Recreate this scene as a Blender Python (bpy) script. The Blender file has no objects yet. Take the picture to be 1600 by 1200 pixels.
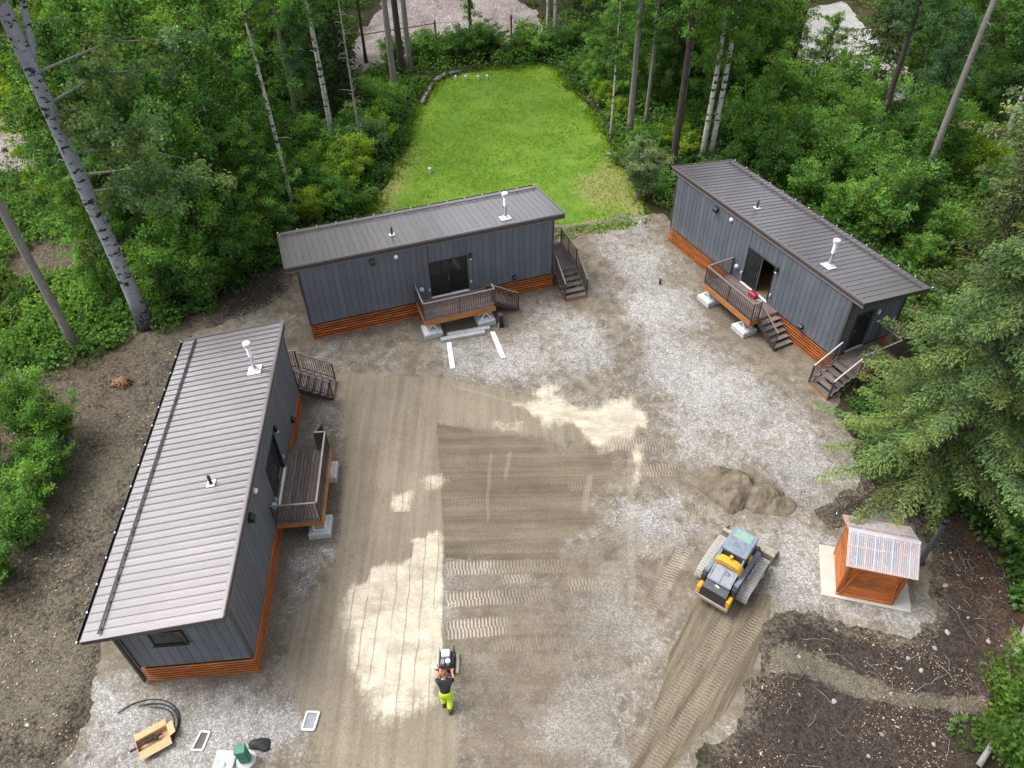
import bpy, math, random
import numpy as np
from mathutils import Matrix, Vector

SC = bpy.context.scene
COL = SC.collection
rng = np.random.default_rng(11)
random.seed(11)

# ------------------------------------------------------------------ camera
PITCH, ROLL = math.radians(43.467), math.radians(-1.164)
cam_d = bpy.data.cameras.new('camera')
cam = bpy.data.objects.new('camera', cam_d)
COL.objects.link(cam)
_f = Vector((0, math.cos(PITCH), -math.sin(PITCH)))
_r = Vector((1, 0, 0)); _u = _r.cross(_f)
_r2 = _r * math.cos(ROLL) + _u * math.sin(ROLL)
_u2 = -_r * math.sin(ROLL) + _u * math.cos(ROLL)
M = Matrix((_r2, _u2, -_f)).transposed().to_4x4()
M.translation = (0, 0, 24.393)
cam.matrix_world = M
cam_d.sensor_width = 36.0
cam_d.lens = 26.988
cam_d.clip_end = 3000
SC.camera = cam

# ------------------------------------------------------------------ sky and sun (bright overcast, sun behind thin cloud up left)
SUN_AZ, SUN_EL = math.radians(-78), math.radians(60)     # azimuth measured from +Y towards +X
world = bpy.data.worlds.new('World'); SC.world = world; world.use_nodes = True
wn = world.node_tree.nodes; wl = world.node_tree.links
sky = wn.new('ShaderNodeTexSky'); sky.sky_type = 'NISHITA'; sky.sun_disc = False
sky.sun_elevation = SUN_EL; sky.sun_rotation = SUN_AZ
sky.altitude = 700; sky.air_density = 1.0; sky.dust_density = 6.0; sky.ozone_density = 1.0
hs = wn.new('ShaderNodeHueSaturation'); hs.inputs['Saturation'].default_value = 0.30
wl.new(sky.outputs[0], hs.inputs['Color'])
wl.new(hs.outputs[0], wn['Background'].inputs['Color'])
wn['Background'].inputs['Strength'].default_value = 0.15
sun_d = bpy.data.lights.new('sun', 'SUN'); sun_d.energy = 1.5; sun_d.angle = math.radians(30); sun_d.color = (1.0, 0.975, 0.94)
sun = bpy.data.objects.new('sun', sun_d); COL.objects.link(sun)
_sd = Vector((math.sin(SUN_AZ) * math.cos(SUN_EL), math.cos(SUN_AZ) * math.cos(SUN_EL), math.sin(SUN_EL)))
sun.rotation_euler = _sd.to_track_quat('Z', 'Y').to_euler()
SC.view_settings.view_transform = 'Standard'; SC.view_settings.look = 'None'
SC.view_settings.gamma = 1.0; SC.view_settings.use_curve_mapping = False
SC.view_settings.exposure = 1.12
SC.cycles.use_denoising = True
SC.cycles.max_bounces = 5; SC.cycles.diffuse_bounces = 2; SC.cycles.glossy_bounces = 2
SC.cycles.use_light_tree = False; SC.cycles.use_adaptive_sampling = True; SC.cycles.adaptive_threshold = 0.03
SC.cycles.transmission_bounces = 3; SC.cycles.transparent_max_bounces = 6
SC.cycles.caustics_reflective = False; SC.cycles.caustics_refractive = False

# ------------------------------------------------------------------ materials
class NT:
    def __init__(s, name):
        s.m = bpy.data.materials.new(name); s.m.use_nodes = True
        s.t = s.m.node_tree; s.n = s.t.nodes; s.b = s.n['Principled BSDF']; s.out = s.n['Material Output']
        s.g = s.n.new('ShaderNodeNewGeometry')
    def put(s, sock, v):
        if v is None: return
        if isinstance(v, bpy.types.NodeSocket): s.t.links.new(v, sock)
        elif isinstance(v, (tuple, list)) and sock.type == 'RGBA' and len(v) == 3: sock.default_value = (*v, 1)
        else: sock.default_value = v
    def set(s, **k):
        for a, v in k.items(): s.put(s.b.inputs[a.replace('_', ' ')], v)
        return s
    def pos(s): return s.g.outputs['Position']
    def obj(s):
        n = s.n.new('ShaderNodeTexCoord'); return n.outputs['Object']
    def mapv(s, v, scale=(1, 1, 1), rot=(0, 0, 0), loc=(0, 0, 0)):
        n = s.n.new('ShaderNodeMapping'); s.put(n.inputs['Vector'], v)
        n.inputs['Scale'].default_value = scale; n.inputs['Rotation'].default_value = rot; n.inputs['Location'].default_value = loc
        return n.outputs[0]
    def noise(s, scale, vec=None, detail=4, rough=.6, out=0, dist=0.0):
        n = s.n.new('ShaderNodeTexNoise'); s.put(n.inputs['Vector'], vec if vec is not None else s.pos())
        n.inputs['Scale'].default_value = scale; n.inputs['Detail'].default_value = detail; n.inputs['Roughness'].default_value = rough
        n.inputs['Distortion'].default_value = dist
        return n.outputs[out]
    def voro(s, scale, vec=None, out='Distance', feature='F1', rnd=1.0):
        n = s.n.new('ShaderNodeTexVoronoi'); n.feature = feature; s.put(n.inputs['Vector'], vec if vec is not None else s.pos())
        n.inputs['Scale'].default_value = scale; n.inputs['Randomness'].default_value = rnd
        return n.outputs[out]
    def ramp(s, v, a, b, lo=0.0, hi=1.0):
        n = s.n.new('ShaderNodeMapRange'); n.interpolation_type = 'SMOOTHSTEP'; s.put(n.inputs[0], v)
        n.inputs[1].default_value = a; n.inputs[2].default_value = b; n.inputs[3].default_value = lo; n.inputs[4].default_value = hi
        return n.outputs[0]
    def math(s, op, a, b=0.0, c=0.0):
        n = s.n.new('ShaderNodeMath'); n.operation = op; s.put(n.inputs[0], a); s.put(n.inputs[1], b); s.put(n.inputs[2], c)
        return n.outputs[0]
    def mix(s, f, a, b, mode='MIX'):
        n = s.n.new('ShaderNodeMix'); n.data_type = 'RGBA'; n.blend_type = mode
        s.put(n.inputs[0], f); s.put(n.inputs[6], a); s.put(n.inputs[7], b)
        return n.outputs[2]
    def attr(s, name, out='Color'):
        n = s.n.new('ShaderNodeAttribute'); n.attribute_name = name; return n.outputs[out]
    def sep(s, c):
        n = s.n.new('ShaderNodeSeparateColor'); s.put(n.inputs[0], c); return n.outputs
    def xyz(s, v):
        n = s.n.new('ShaderNodeSeparateXYZ'); s.put(n.inputs[0], v); return n.outputs
    def rand(s):
        n = s.n.new('ShaderNodeObjectInfo'); return n.outputs['Random']
    def bump(s, h, strength=.5, dist=.02):
        n = s.n.new('ShaderNodeBump'); s.put(n.inputs['Height'], h); n.inputs['Strength'].default_value = strength; n.inputs['Distance'].default_value = dist
        s.put(s.b.inputs['Normal'], n.outputs[0]); return n.outputs[0]
    def hsv(s, c, h=.5, sat=1.0, v=1.0):
        n = s.n.new('ShaderNodeHueSaturation'); s.put(n.inputs['Color'], c); s.put(n.inputs['Hue'], h); s.put(n.inputs['Saturation'], sat); s.put(n.inputs['Value'], v)
        return n.outputs[0]

MT = {}
def simple(name, col, rough=.6, metal=0.0, var=.12, nscale=6.0, spec=.5, bump=0.0, objvar=0.0):
    """plain paint/metal/plastic with a little grain, wear and (objvar) piece-to-piece variation"""
    t = NT(name)
    n = t.noise(nscale, t.obj(), 5, .65)
    v = t.ramp(n, .25, .75, 1 - var, 1 + var)
    if objvar: v = t.math('MULTIPLY', v, t.ramp(t.rand(), 0, 1, 1 - objvar, 1 + objvar))
    t.set(Base_Color=t.hsv(col + (1,) if len(col) == 3 else col, v=v), Metallic=metal, Specular_IOR_Level=spec)
    t.put(t.b.inputs['Roughness'], t.ramp(t.noise(nscale * 2.3, t.obj()), .2, .8, max(rough - .1, .03), min(rough + .1, 1)))
    if bump: t.bump(t.noise(nscale * 6, t.obj()), bump, .01)
    MT[name] = t.m
    return t.m

def wood(name, col, dark, rough=.65, along='x', scale=1.0, objvar=.2):
    t = NT(name)
    sc = {'x': (1.2, 14, 14), 'y': (14, 1.2, 14), 'z': (14, 14, 1.2)}[along]
    rv = t.rand()
    cmb = t.n.new('ShaderNodeCombineXYZ'); t.put(cmb.inputs[0], t.math('MULTIPLY', rv, 37.0)); t.put(cmb.inputs[1], t.math('MULTIPLY', rv, 91.0))
    add = t.n.new('ShaderNodeVectorMath'); add.operation = 'ADD'; t.put(add.inputs[0], t.obj()); t.put(add.inputs[1], cmb.outputs[0])
    g = t.noise(1.6 * scale, t.mapv(add.outputs[0], sc), 6, .7, dist=.6)
    c = t.mix(t.ramp(g, .32, .72), dark, col)
    v = t.math('MULTIPLY', t.ramp(rv, 0, 1, 1 - objvar, 1 + objvar), t.ramp(t.noise(1.1, add.outputs[0]), .3, .7, .85, 1.12))
    t.set(Base_Color=t.hsv(c, v=v), Roughness=rough, Specular_IOR_Level=.35)
    t.bump(g, .25, .006)
    MT[name] = t.m
    return t.m

def siding_mat():
    t = NT('siding'); o = t.obj()
    g = t.noise(1.0, t.mapv(o, (30, 30, 1.2)), 4, .65); big = t.noise(.9, None, 4, .6)
    v = t.math('MULTIPLY', t.ramp(g, .3, .7, .90, 1.10), t.math('MULTIPLY', t.ramp(t.rand(), 0, 1, .91, 1.09), t.ramp(big, .3, .7, .93, 1.07)))
    c = t.hsv((.094, .107, .125, 1), v=v)
    z = t.xyz(t.pos())[2]
    dust = t.math('MULTIPLY', t.ramp(z, .95, 1.7, 1, 0), t.ramp(t.noise(2.2, None, 5, .7), .40, .75))
    c = t.mix(t.math('MULTIPLY', dust, .35), c, (.20, .185, .16))
    t.set(Base_Color=c, Roughness=.6, Specular_IOR_Level=.4); t.bump(g, .2, .004); MT['siding'] = t.m
siding_mat()
simple('trim_brown', (.052, .043, .044), .45, var=.1)
simple('drip_edge', (.22, .19, .185), .4, metal=.3)
simple('shade_black', (.010, .009, .009), .8)  # near-black that paints the shade behind the skirting slats
simple('rail_bronze', (.050, .040, .037), .42, var=.1)
simple('rail_bronze_lit', (.20, .17, .16), .35, var=.1)  # railing bronze, lightened in colour for the light the top rail catches
simple('steel_pipe', (.62, .62, .63), .25, metal=.9, var=.1)
simple('flashing', (.72, .73, .74), .4, metal=.2, var=.12)
simple('white_paint', (.66, .66, .65), .5, var=.06)
simple('black_plastic', (.012, .012, .013), .45)
simple('black_rubber', (.02, .02, .021), .7)
simple('grey_plastic', (.36, .37, .38), .5)
simple('window_dark', (.012, .014, .016), .12, var=.05)
simple('interior_wall', (.50, .47, .42), .8)
simple('interior_floor', (.16, .10, .06), .5)
simple('red_cloth', (.55, .05, .03), .8)
simple('red_paint', (.30, .02, .03), .4)
simple('concrete', (.42, .43, .43), .85, var=.18, nscale=5, bump=.25, objvar=.06)
simple('concrete_pad', (.43, .42, .37), .85, var=.12, nscale=2.2, bump=.2)
simple('pale_board', (.60, .61, .60), .7, var=.15, nscale=5)
wood('cedar', (.54, .185, .042), (.25, .060, .015), along='x', objvar=.18)
wood('cedar_v', (.50, .165, .040), (.21, .050, .014), along='z', objvar=.18)
wood('deck_wood', (.17, .135, .120), (.085, .066, .058), .75, 'x', objvar=.2)
wood('tread_wood', (.185, .155, .14), (.095, .076, .068), .75, 'x', objvar=.18)
wood('rim_wood', (.47, .20, .055), (.30, .11, .03), along='x', objvar=.1)

def roof_mat():
    t = NT('roof_metal')
    n = t.noise(.6, t.obj(), 4)
    streak = t.noise(1.0, t.mapv(t.obj(), (26, .5, 1)), 4, .6)
    v = t.math('MULTIPLY', t.ramp(streak, .3, .7, .90, 1.08), t.ramp(t.rand(), 0, 1, .93, 1.07))
    t.set(Base_Color=t.hsv((.152, .138, .145, 1), v=v), Metallic=.45, Specular_IOR_Level=.7, Coat_Weight=.7, Coat_Roughness=.2)
    t.put(t.b.inputs['Roughness'], t.ramp(n, .3, .7, .30, .44))
    t.bump(t.ramp(t.noise(1.0, t.mapv(t.obj(), (40, .05, 1)), 2), .3, .7), .12, .01)
    MT['roof_metal'] = t.m
roof_mat()

def glass_mat(name, tint, alpha, rough=.04):
    t = NT(name)
    t.set(Base_Color=tint, Roughness=rough, Specular_IOR_Level=.6)
    tr = t.n.new('ShaderNodeBsdfTransparent'); tr.inputs[0].default_value = (*[.55 + .45 * c for c in tint], 1)
    mx = t.n.new('ShaderNodeMixShader'); mx.inputs[0].default_value = alpha
    t.t.links.new(tr.outputs[0], mx.inputs[1]); t.t.links.new(t.b.outputs[0], mx.inputs[2]); t.t.links.new(mx.outputs[0], t.out.inputs[0])
    MT[name] = t.m
glass_mat('glass', (.02, .025, .025), .55)
glass_mat('polycarbonate', (.82, .89, .97), .28, .08)  # white-blue tint puts some sky reflection into the colour of the clear sheets

# ------------------------------------------------------------------ mesh helpers
class MB:
    def __init__(s): s.v = []; s.f = []
    def add(s, vs, fs):
        o = len(s.v); s.v += [tuple(p) for p in vs]; s.f += [tuple(i + o for i in f) for f in fs]; return s
    def hexa(s, p):   # 8 points: bottom 4 ccw, top 4 ccw
        return s.add(p, [(3, 2, 1, 0), (4, 5, 6, 7), (0, 1, 5, 4), (1, 2, 6, 5), (2, 3, 7, 6), (3, 0, 4, 7)])
    def box(s, x0, x1, y0, y1, z0, z1):
        return s.hexa([(x0, y0, z0), (x1, y0, z0), (x1, y1, z0), (x0, y1, z0), (x0, y0, z1), (x1, y0, z1), (x1, y1, z1), (x0, y1, z1)])
    def bbox(s, x0, x1, y0, y1, z0, z1, b=.01):   # box with chamfered top and vertical edges
        b = min(b, (x1 - x0) / 3, (y1 - y0) / 3, (z1 - z0) / 3)
        def ring(x0, x1, y0, y1, z, c): return [(x0 + c, y0, z), (x1 - c, y0, z), (x1, y0 + c, z), (x1, y1 - c, z), (x1 - c, y1, z), (x0 + c, y1, z), (x0, y1 - c, z), (x0, y0 + c, z)]
        vs = ring(x0, x1, y0, y1, z0, b) + ring(x0, x1, y0, y1, z1 - b, b) + ring(x0 + b, x1 - b, y0 + b, y1 - b, z1, b * .6)
        fs = [tuple(range(7, -1, -1)), tuple(range(16, 24))]
        for r in (0, 8):
            fs += [(r + i, r + (i + 1) % 8, r + 8 + (i + 1) % 8, r + 8 + i) for i in range(8)]
        return s.add(vs, fs)
    def prism(s, poly, z0, z1):
        n = len(poly)
        return s.add([(x, y, z0) for x, y in poly] + [(x, y, z1) for x, y in poly],
                     [tuple(range(n - 1, -1, -1)), tuple(range(n, 2 * n))] + [(i, (i + 1) % n, n + (i + 1) % n, n + i) for i in range(n)])
    def prism_y(s, poly, y0, y1):   # profile in x,z extruded along y
        n = len(poly)
        return s.add([(x, y0, z) for x, z in poly] + [(x, y1, z) for x, z in poly],
                     [tuple(range(n)), tuple(range(2 * n - 1, n - 1, -1))] + [(i, n + i, n + (i + 1) % n, (i + 1) % n) for i in range(n)])
    def tube(s, pts, rad, n=8, cap=True):
        pts = [Vector(p) for p in pts]
        if not hasattr(rad, '__len__'): rad = [rad] * len(pts)
        o = len(s.v); ref = None
        for i, p in enumerate(pts):
            t = (pts[min(i + 1, len(pts) - 1)] - pts[max(i - 1, 0)]).normalized()
            if ref is None: ref = Vector((1, 0, 0)) if abs(t.x) < .9 else Vector((0, 1, 0))
            a = (ref - t * ref.dot(t)).normalized(); ref = a; b = t.cross(a)
            for k in range(n):
                th = 2 * math.pi * k / n
                s.v.append(tuple(p + (a * math.cos(th) + b * math.sin(th)) * rad[i]))
        for i in range(len(pts) - 1):
            for k in range(n):
                s.f.append((o + i * n + k, o + i * n + (k + 1) % n, o + (i + 1) * n + (k + 1) % n, o + (i + 1) * n + k))
        if cap:
            s.f.append(tuple(o + k for k in range(n - 1, -1, -1))); e = o + (len(pts) - 1) * n; s.f.append(tuple(e + k for k in range(n)))
        return s
    def bar(s, a, b, w, h):   # rectangular bar from a to b, w sideways, h upright
        a = Vector(a); b = Vector(b); t = (b - a).normalized(); up = Vector((0, 0, 1))
        if abs(t.z) > .95: up = Vector((0, 1, 0))
        sd = t.cross(up).normalized() * (w / 2); u2 = sd.cross(t).normalized() * (h / 2)
        return s.hexa([a - sd - u2, a + sd - u2, b + sd - u2, b - sd - u2, a - sd + u2, a + sd + u2, b + sd + u2, b - sd + u2])
    def mesh(s, name, mat, smooth=False):
        me = bpy.data.meshes.new(name); me.from_pydata(s.v, [], s.f)
        if mat: me.materials.append(MT[mat] if isinstance(mat, str) else mat)
        if smooth: me.polygons.foreach_set('use_smooth', [True] * len(me.polygons))
        me.update(); return me
    def build(s, name, mat, parent=None, loc=None, smooth=False):
        return link(name, s.mesh(name, mat, smooth), parent, loc)

def link(name, data, parent=None, loc=None, rot=None, scale=None):
    o = bpy.data.objects.new(name, data); COL.objects.link(o)
    if parent is not None: o.parent = parent
    if loc is not None: o.location = loc
    if rot is not None: o.rotation_euler = rot
    if scale is not None: o.scale = scale if hasattr(scale, '__len__') else (scale,) * 3
    return o
def tag(o, label=None, cat=None, group=None, kind=None):
    if label: o['label'] = label
    if cat: o['category'] = cat
    if group: o['group'] = group
    if kind: o['kind'] = kind
    return o
def empty(name, loc, rz=0.0, label=None, cat=None, group=None):
    o = bpy.data.objects.new(name, None); COL.objects.link(o); o.location = loc; o.rotation_euler = (0, 0, rz); o.empty_display_size = .2
    return tag(o, label, cat, group)
CACHE = {}
def shared(key, make):
    if key not in CACHE: CACHE[key] = make()
    return CACHE[key]
def fast_mesh(name, V, F, mat, smooth=False, cols=None):
    """V (n,3), F (m,k) numpy arrays"""
    me = bpy.data.meshes.new(name); n, m, k = len(V), len(F), F.shape[1]
    me.vertices.add(n); me.vertices.foreach_set('co', np.ascontiguousarray(V, dtype=np.float32).ravel())
    me.loops.add(m * k); me.loops.foreach_set('vertex_index', np.ascontiguousarray(F, dtype=np.int32).ravel())
    me.polygons.add(m); me.polygons.foreach_set('loop_start', np.arange(0, m * k, k, dtype=np.int32))
    try: me.polygons.foreach_set('loop_total', np.full(m, k, dtype=np.int32))
    except Exception: pass
    me.update(calc_edges=True)
    if smooth: me.polygons.foreach_set('use_smooth', np.ones(m, dtype=bool))
    for nm, a in (cols or {}).items():
        if a.ndim == 1:
            at = me.attributes.new(nm, 'FLOAT', 'POINT'); at.data.foreach_set('value', a.astype(np.float32))
        else:
            at = me.attributes.new(nm, 'FLOAT_COLOR', 'POINT'); at.data.foreach_set('color', a.astype(np.float32).ravel())
    if mat: me.materials.append(MT[mat] if isinstance(mat, str) else mat)
    return me

# ------------------------------------------------------------------ numpy noise and polygon helpers
def _hash(ix, iy, seed):
    h = (ix.astype(np.int64) * 374761393 + iy.astype(np.int64) * 668265263 + seed * 974711) & 0x7fffffff
    h = ((h ^ (h >> 13)) * 1274126177) & 0x7fffffff
    return ((h ^ (h >> 16)) & 0xffff) / 65535.0
def vnoise(x, y, seed=0):
    ix = np.floor(x); iy = np.floor(y); fx = x - ix; fy = y - iy
    fx = fx * fx * (3 - 2 * fx); fy = fy * fy * (3 - 2 * fy)
    a = _hash(ix, iy, seed); b = _hash(ix + 1, iy, seed); c = _hash(ix, iy + 1, seed); d = _hash(ix + 1, iy + 1, seed)
    return (a * (1 - fx) + b * fx) * (1 - fy) + (c * (1 - fx) + d * fx) * fy
def fbm(x, y, seed=0, oct=4):
    s = 0; a = .5; t = 0
    for i in range(oct):
        s = s + a * vnoise(x * 2 ** i + i * 17.3, y * 2 ** i - i * 9.1, seed + i); t += a; a *= .5
    return s / t
def sdf(poly, x, y):
    """signed distance, positive inside"""
    P = np.array(poly, float); d2 = np.full(x.shape, 1e12); ins = np.zeros(x.shape, bool)
    for i in range(len(P)):
        a, b = P[i], P[(i + 1) % len(P)]; e = b - a
        t = np.clip(((x - a[0]) * e[0] + (y - a[1]) * e[1]) / max(e @ e, 1e-9), 0, 1)
        d2 = np.minimum(d2, (x - a[0] - t * e[0]) ** 2 + (y - a[1] - t * e[1]) ** 2)
        c = ((a[1] > y) != (b[1] > y)) & (x < (b[0] - a[0]) * (y - a[1]) / (b[1] - a[1] + 1e-12) + a[0])
        ins ^= c
    return np.where(ins, 1, -1) * np.sqrt(d2)
def sstep(v, a, b):
    t = np.clip((v - a) / (b - a), 0, 1); return t * t * (3 - 2 * t)

# outlines on the ground, in metres
POLY = {
 'YARD': [(-13.44,5.49), (-13.97,9.31), (-13.88,10.68), (-14.38,12.98), (-14.18,15.86), (-15.13,22.19), (-16.00,29.94), (-12.59,32.02), (-11.77,33.28), (-11.88,35.65), (-10.16,37.83), (-3.64,40.36), (3.21,39.25), (6.33,40.12), (9.44,40.44), (9.68,39.14), (13.67,40.42), (17.50,34.31), (19.53,28.81), (15.52,25.28), (14.13,23.67), (14.33,22.13), (14.14,20.00), (13.48,19.19), (12.32,18.74), (11.77,18.19), (12.16,17.45), (14.60,18.06), (15.47,16.84), (15.20,15.18), (14.19,13.54), (13.34,12.91), (11.88,13.11), (10.11,13.81), (9.00,13.63), (8.37,13.07), (7.60,11.50), (6.90,10.46), (5.45,8.75), (3.31,5.20)],
 'TAN': [(-8.12,26.63), (-3.28,26.35), (1.72,24.63), (5.59,23.32), (5.41,22.00), (1.86,22.03), (-3.35,23.38), (-2.82,18.50), (-2.43,11.71), (-1.82,9.84), (-2.01,5.29), (-6.67,5.37), (-6.06,8.97), (-6.66,10.13), (-7.81,11.82), (-7.92,13.67), (-6.68,16.24), (-7.05,21.26)],
 'BROWN': [(-3.35,23.30), (2.12,21.80), (4.65,21.37), (3.85,20.11), (3.28,18.34), (1.80,16.74), (-0.37,16.09), (-2.62,16.36)],
 'BROWN2': [(-2.62,16.42), (-0.13,16.08), (3.84,17.72), (4.91,18.30), (4.75,15.42), (4.15,12.69), (2.85,8.80), (1.43,5.24), (-2.01,5.29), (-1.79,8.89), (-2.45,13.07)],
 'SANDA': [(-5.92,15.54), (-5.36,16.15), (-4.22,16.18), (-4.24,17.47), (-3.52,17.72), (-2.77,17.58), (-2.49,12.38), (-2.60,10.97), (-3.48,10.67), (-4.81,10.66), (-5.29,11.99), (-5.80,13.50)],
 'SANDB': [(0.41,24.38), (1.97,25.08), (3.84,24.12), (5.33,24.65), (6.17,23.82), (6.13,22.81), (5.00,22.01), (3.87,21.68), (2.88,22.90), (1.38,23.44)],
 'SANDC': [(-1.30,23.52), (0.53,23.46), (0.38,22.89), (-0.88,23.00)],
 'SANDD': [(5.00,22.01), (5.68,21.99), (5.08,19.57), (4.77,19.58)],
 'SANDE': [(-3.51,18.67), (-2.84,18.81), (-2.80,18.12), (-3.40,18.14)],
 'SANDF': [(-4.65,19.24), (-4.21,19.49), (-4.14,18.59), (-4.64,18.54)],
 'SANDG': [(-3.55,20.40), (-2.93,20.52), (-2.94,19.78), (-3.40,19.66)],
 'PATH': [(6.44,14.47), (7.86,14.69), (9.07,14.53), (8.64,13.30), (7.27,11.18), (4.59,8.77), (2.80,5.21), (1.09,5.24), (3.34,8.79), (4.24,10.31), (5.19,12.44)],
 'WHITE1': [(8.21,39.91), (8.51,34.63), (9.61,31.18), (10.07,27.21), (13.29,23.69), (12.98,20.04), (11.22,18.45), (10.39,20.10), (6.86,20.89), (6.13,27.33), (5.73,34.73), (4.67,38.64)],
 'WHITE2': [(-3.39,28.32), (-1.22,29.47), (4.36,31.36), (4.76,27.37), (2.98,26.08), (-0.89,26.19), (-3.00,26.70)],
 'WHITE3': [(-13.77,9.31), (-13.99,11.95), (-10.72,11.67), (-8.09,11.18), (-6.46,11.36), (-6.32,9.93), (-8.45,9.20), (-8.92,5.41), (-13.09,5.48)],
 'WHITE4': [(4.02,19.27), (6.51,18.89), (6.10,16.49), (4.60,15.97), (3.42,12.94), (2.33,12.97), (2.12,14.44), (3.65,15.99)],
 'WHITE5': [(10.02,18.17), (12.22,18.43), (11.00,14.49), (14.23,14.04), (13.58,12.96), (10.32,13.75), (8.96,14.54)],
 'WHITE6': [(1.91,11.62), (3.16,11.59), (2.85,8.80), (1.31,8.83), (0.37,9.80)],
 'WHITE7': [(-8.96,16.29), (-7.68,18.62), (-6.89,16.81), (-7.61,14.15), (-8.41,13.68)],
 'LAWN': [(-9.03,39.01), (-8.18,41.42), (-7.79,44.37), (-7.20,47.78), (-6.83,51.06), (-6.66,54.68), (-6.03,58.04), (-5.10,60.81), (-3.62,62.28), (-0.00,63.02), (3.15,63.53), (4.13,62.27), (5.32,57.49), (6.24,54.07), (6.97,49.96), (7.07,47.62), (7.95,45.39), (8.23,42.92), (8.16,39.55), (6.22,39.13), (3.15,38.28), (-3.48,36.93)],
 'BACKROAD': [(-12.81,61.45), (-13.28,70.69), (-11.48,77.69), (-8.58,79.74), (-4.23,79.85), (3.07,75.04), (3.31,67.04), (-3.75,65.98), (-8.08,66.21), (-11.33,64.01)],
 'RIGHTROAD': [(23.16,62.88), (28.36,75.81), (32.35,77.39), (32.35,72.96), (33.14,66.58), (31.16,56.23), (28.64,54.65), (27.49,60.29), (25.10,59.91)],
 'LEFTROAD': [(-39.78,54.07), (-35.61,57.38), (-32.35,55.33), (-29.91,48.75), (-32.49,47.25), (-36.77,48.13)],
 'SOILL': [(-26.42,26.51), (-24.20,26.89), (-22.36,26.83), (-19.73,27.89), (-18.64,30.64), (-17.30,29.98), (-15.45,31.47), (-13.76,34.21), (-12.31,35.67), (-11.77,36.59), (-8.68,37.78), (-10.56,31.85), (-15.43,27.99), (-13.79,18.77), (-14.03,12.63), (-13.68,10.08), (-13.09,5.48), (-17.64,5.56)],
 'SOILL2': [(-27.97,38.48), (-25.73,38.94), (-22.49,37.75), (-21.31,34.95), (-24.06,34.80), (-26.72,35.25)],
 'SOILR': [(11.63,18.13), (12.67,19.05), (14.14,20.00), (15.95,18.33), (17.57,16.93), (17.93,15.65), (17.60,13.59), (17.29,11.30), (15.15,10.29), (13.59,9.73), (11.48,5.06), (3.14,5.21), (6.90,10.46), (8.42,13.31), (11.47,15.26)],
 'DAMPL': [(-19.64,27.65), (-18.10,29.02), (-16.46,24.54), (-18.19,23.02)],
 'BERM': [(8.67,13.42), (9.62,13.64), (11.59,12.88), (14.03,12.48), (16.06,12.21), (16.26,11.32), (13.99,11.37), (11.95,12.07), (9.75,12.57), (8.57,12.60)],
 'GROOVE': [(8.52,12.41), (9.31,12.54), (10.99,11.76), (12.21,11.08), (14.99,10.81), (14.75,10.30), (12.75,10.34), (10.91,10.90), (9.46,11.57), (8.23,11.70)],
}
TRACKS = [(-3.01,21.08,4.80,20.42,0.64,0.45,0.20), (-2.95,20.05,3.28,19.62,0.49,0.35,0.20), (-2.84,18.94,3.56,18.58,0.62,0.45,0.10), (-2.78,17.64,2.33,17.28,0.47,0.40,0.10), (-2.64,15.92,2.23,15.92,0.62,1.00,0.75), (-2.58,14.60,1.68,14.76,0.60,1.00,0.80), (-2.52,13.43,0.05,13.59,0.74,1.00,0.90), (-2.23,12.35,-1.37,12.33,0.37,0.80,0.50), (3.91,22.04,7.38,21.58,0.81,0.90,0.50), (5.19,20.41,7.29,20.36,0.72,0.80,0.40), (1.99,19.65,4.03,19.44,0.56,0.50,0.30), (-0.61,15.41,1.03,15.51,0.51,0.80,0.70), (1.70,15.09,3.56,15.13,0.58,0.60,0.60), (-2.06,16.75,4.23,16.82,0.53,0.40,0.30), (-1.05,12.81,3.31,12.94,0.55,0.50,0.40), (8.69,13.91,3.58,8.42,0.55,0.80,0.25), (7.41,13.69,2.82,8.53,0.54,0.70,0.20), (5.51,31.32,5.50,26.00,0.44,0.50,0.00), (6.73,31.82,6.04,25.56,0.44,0.50,0.00), (6.51,16.77,3.86,12.93,0.53,0.80,0.60), (7.90,18.23,5.16,18.29,0.62,0.60,0.50), (3.68,16.27,6.25,17.36,0.60,0.50,0.60), ]
STREAKS = [(5.08,22.01,3.98,13.89,0.18), (3.21,20.36,2.67,17.90,0.18), (-0.06,21.79,-0.34,19.71,0.13), (-0.87,21.81,-1.10,17.54,0.10), (-2.96,25.82,4.41,22.85,0.11), ]

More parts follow.
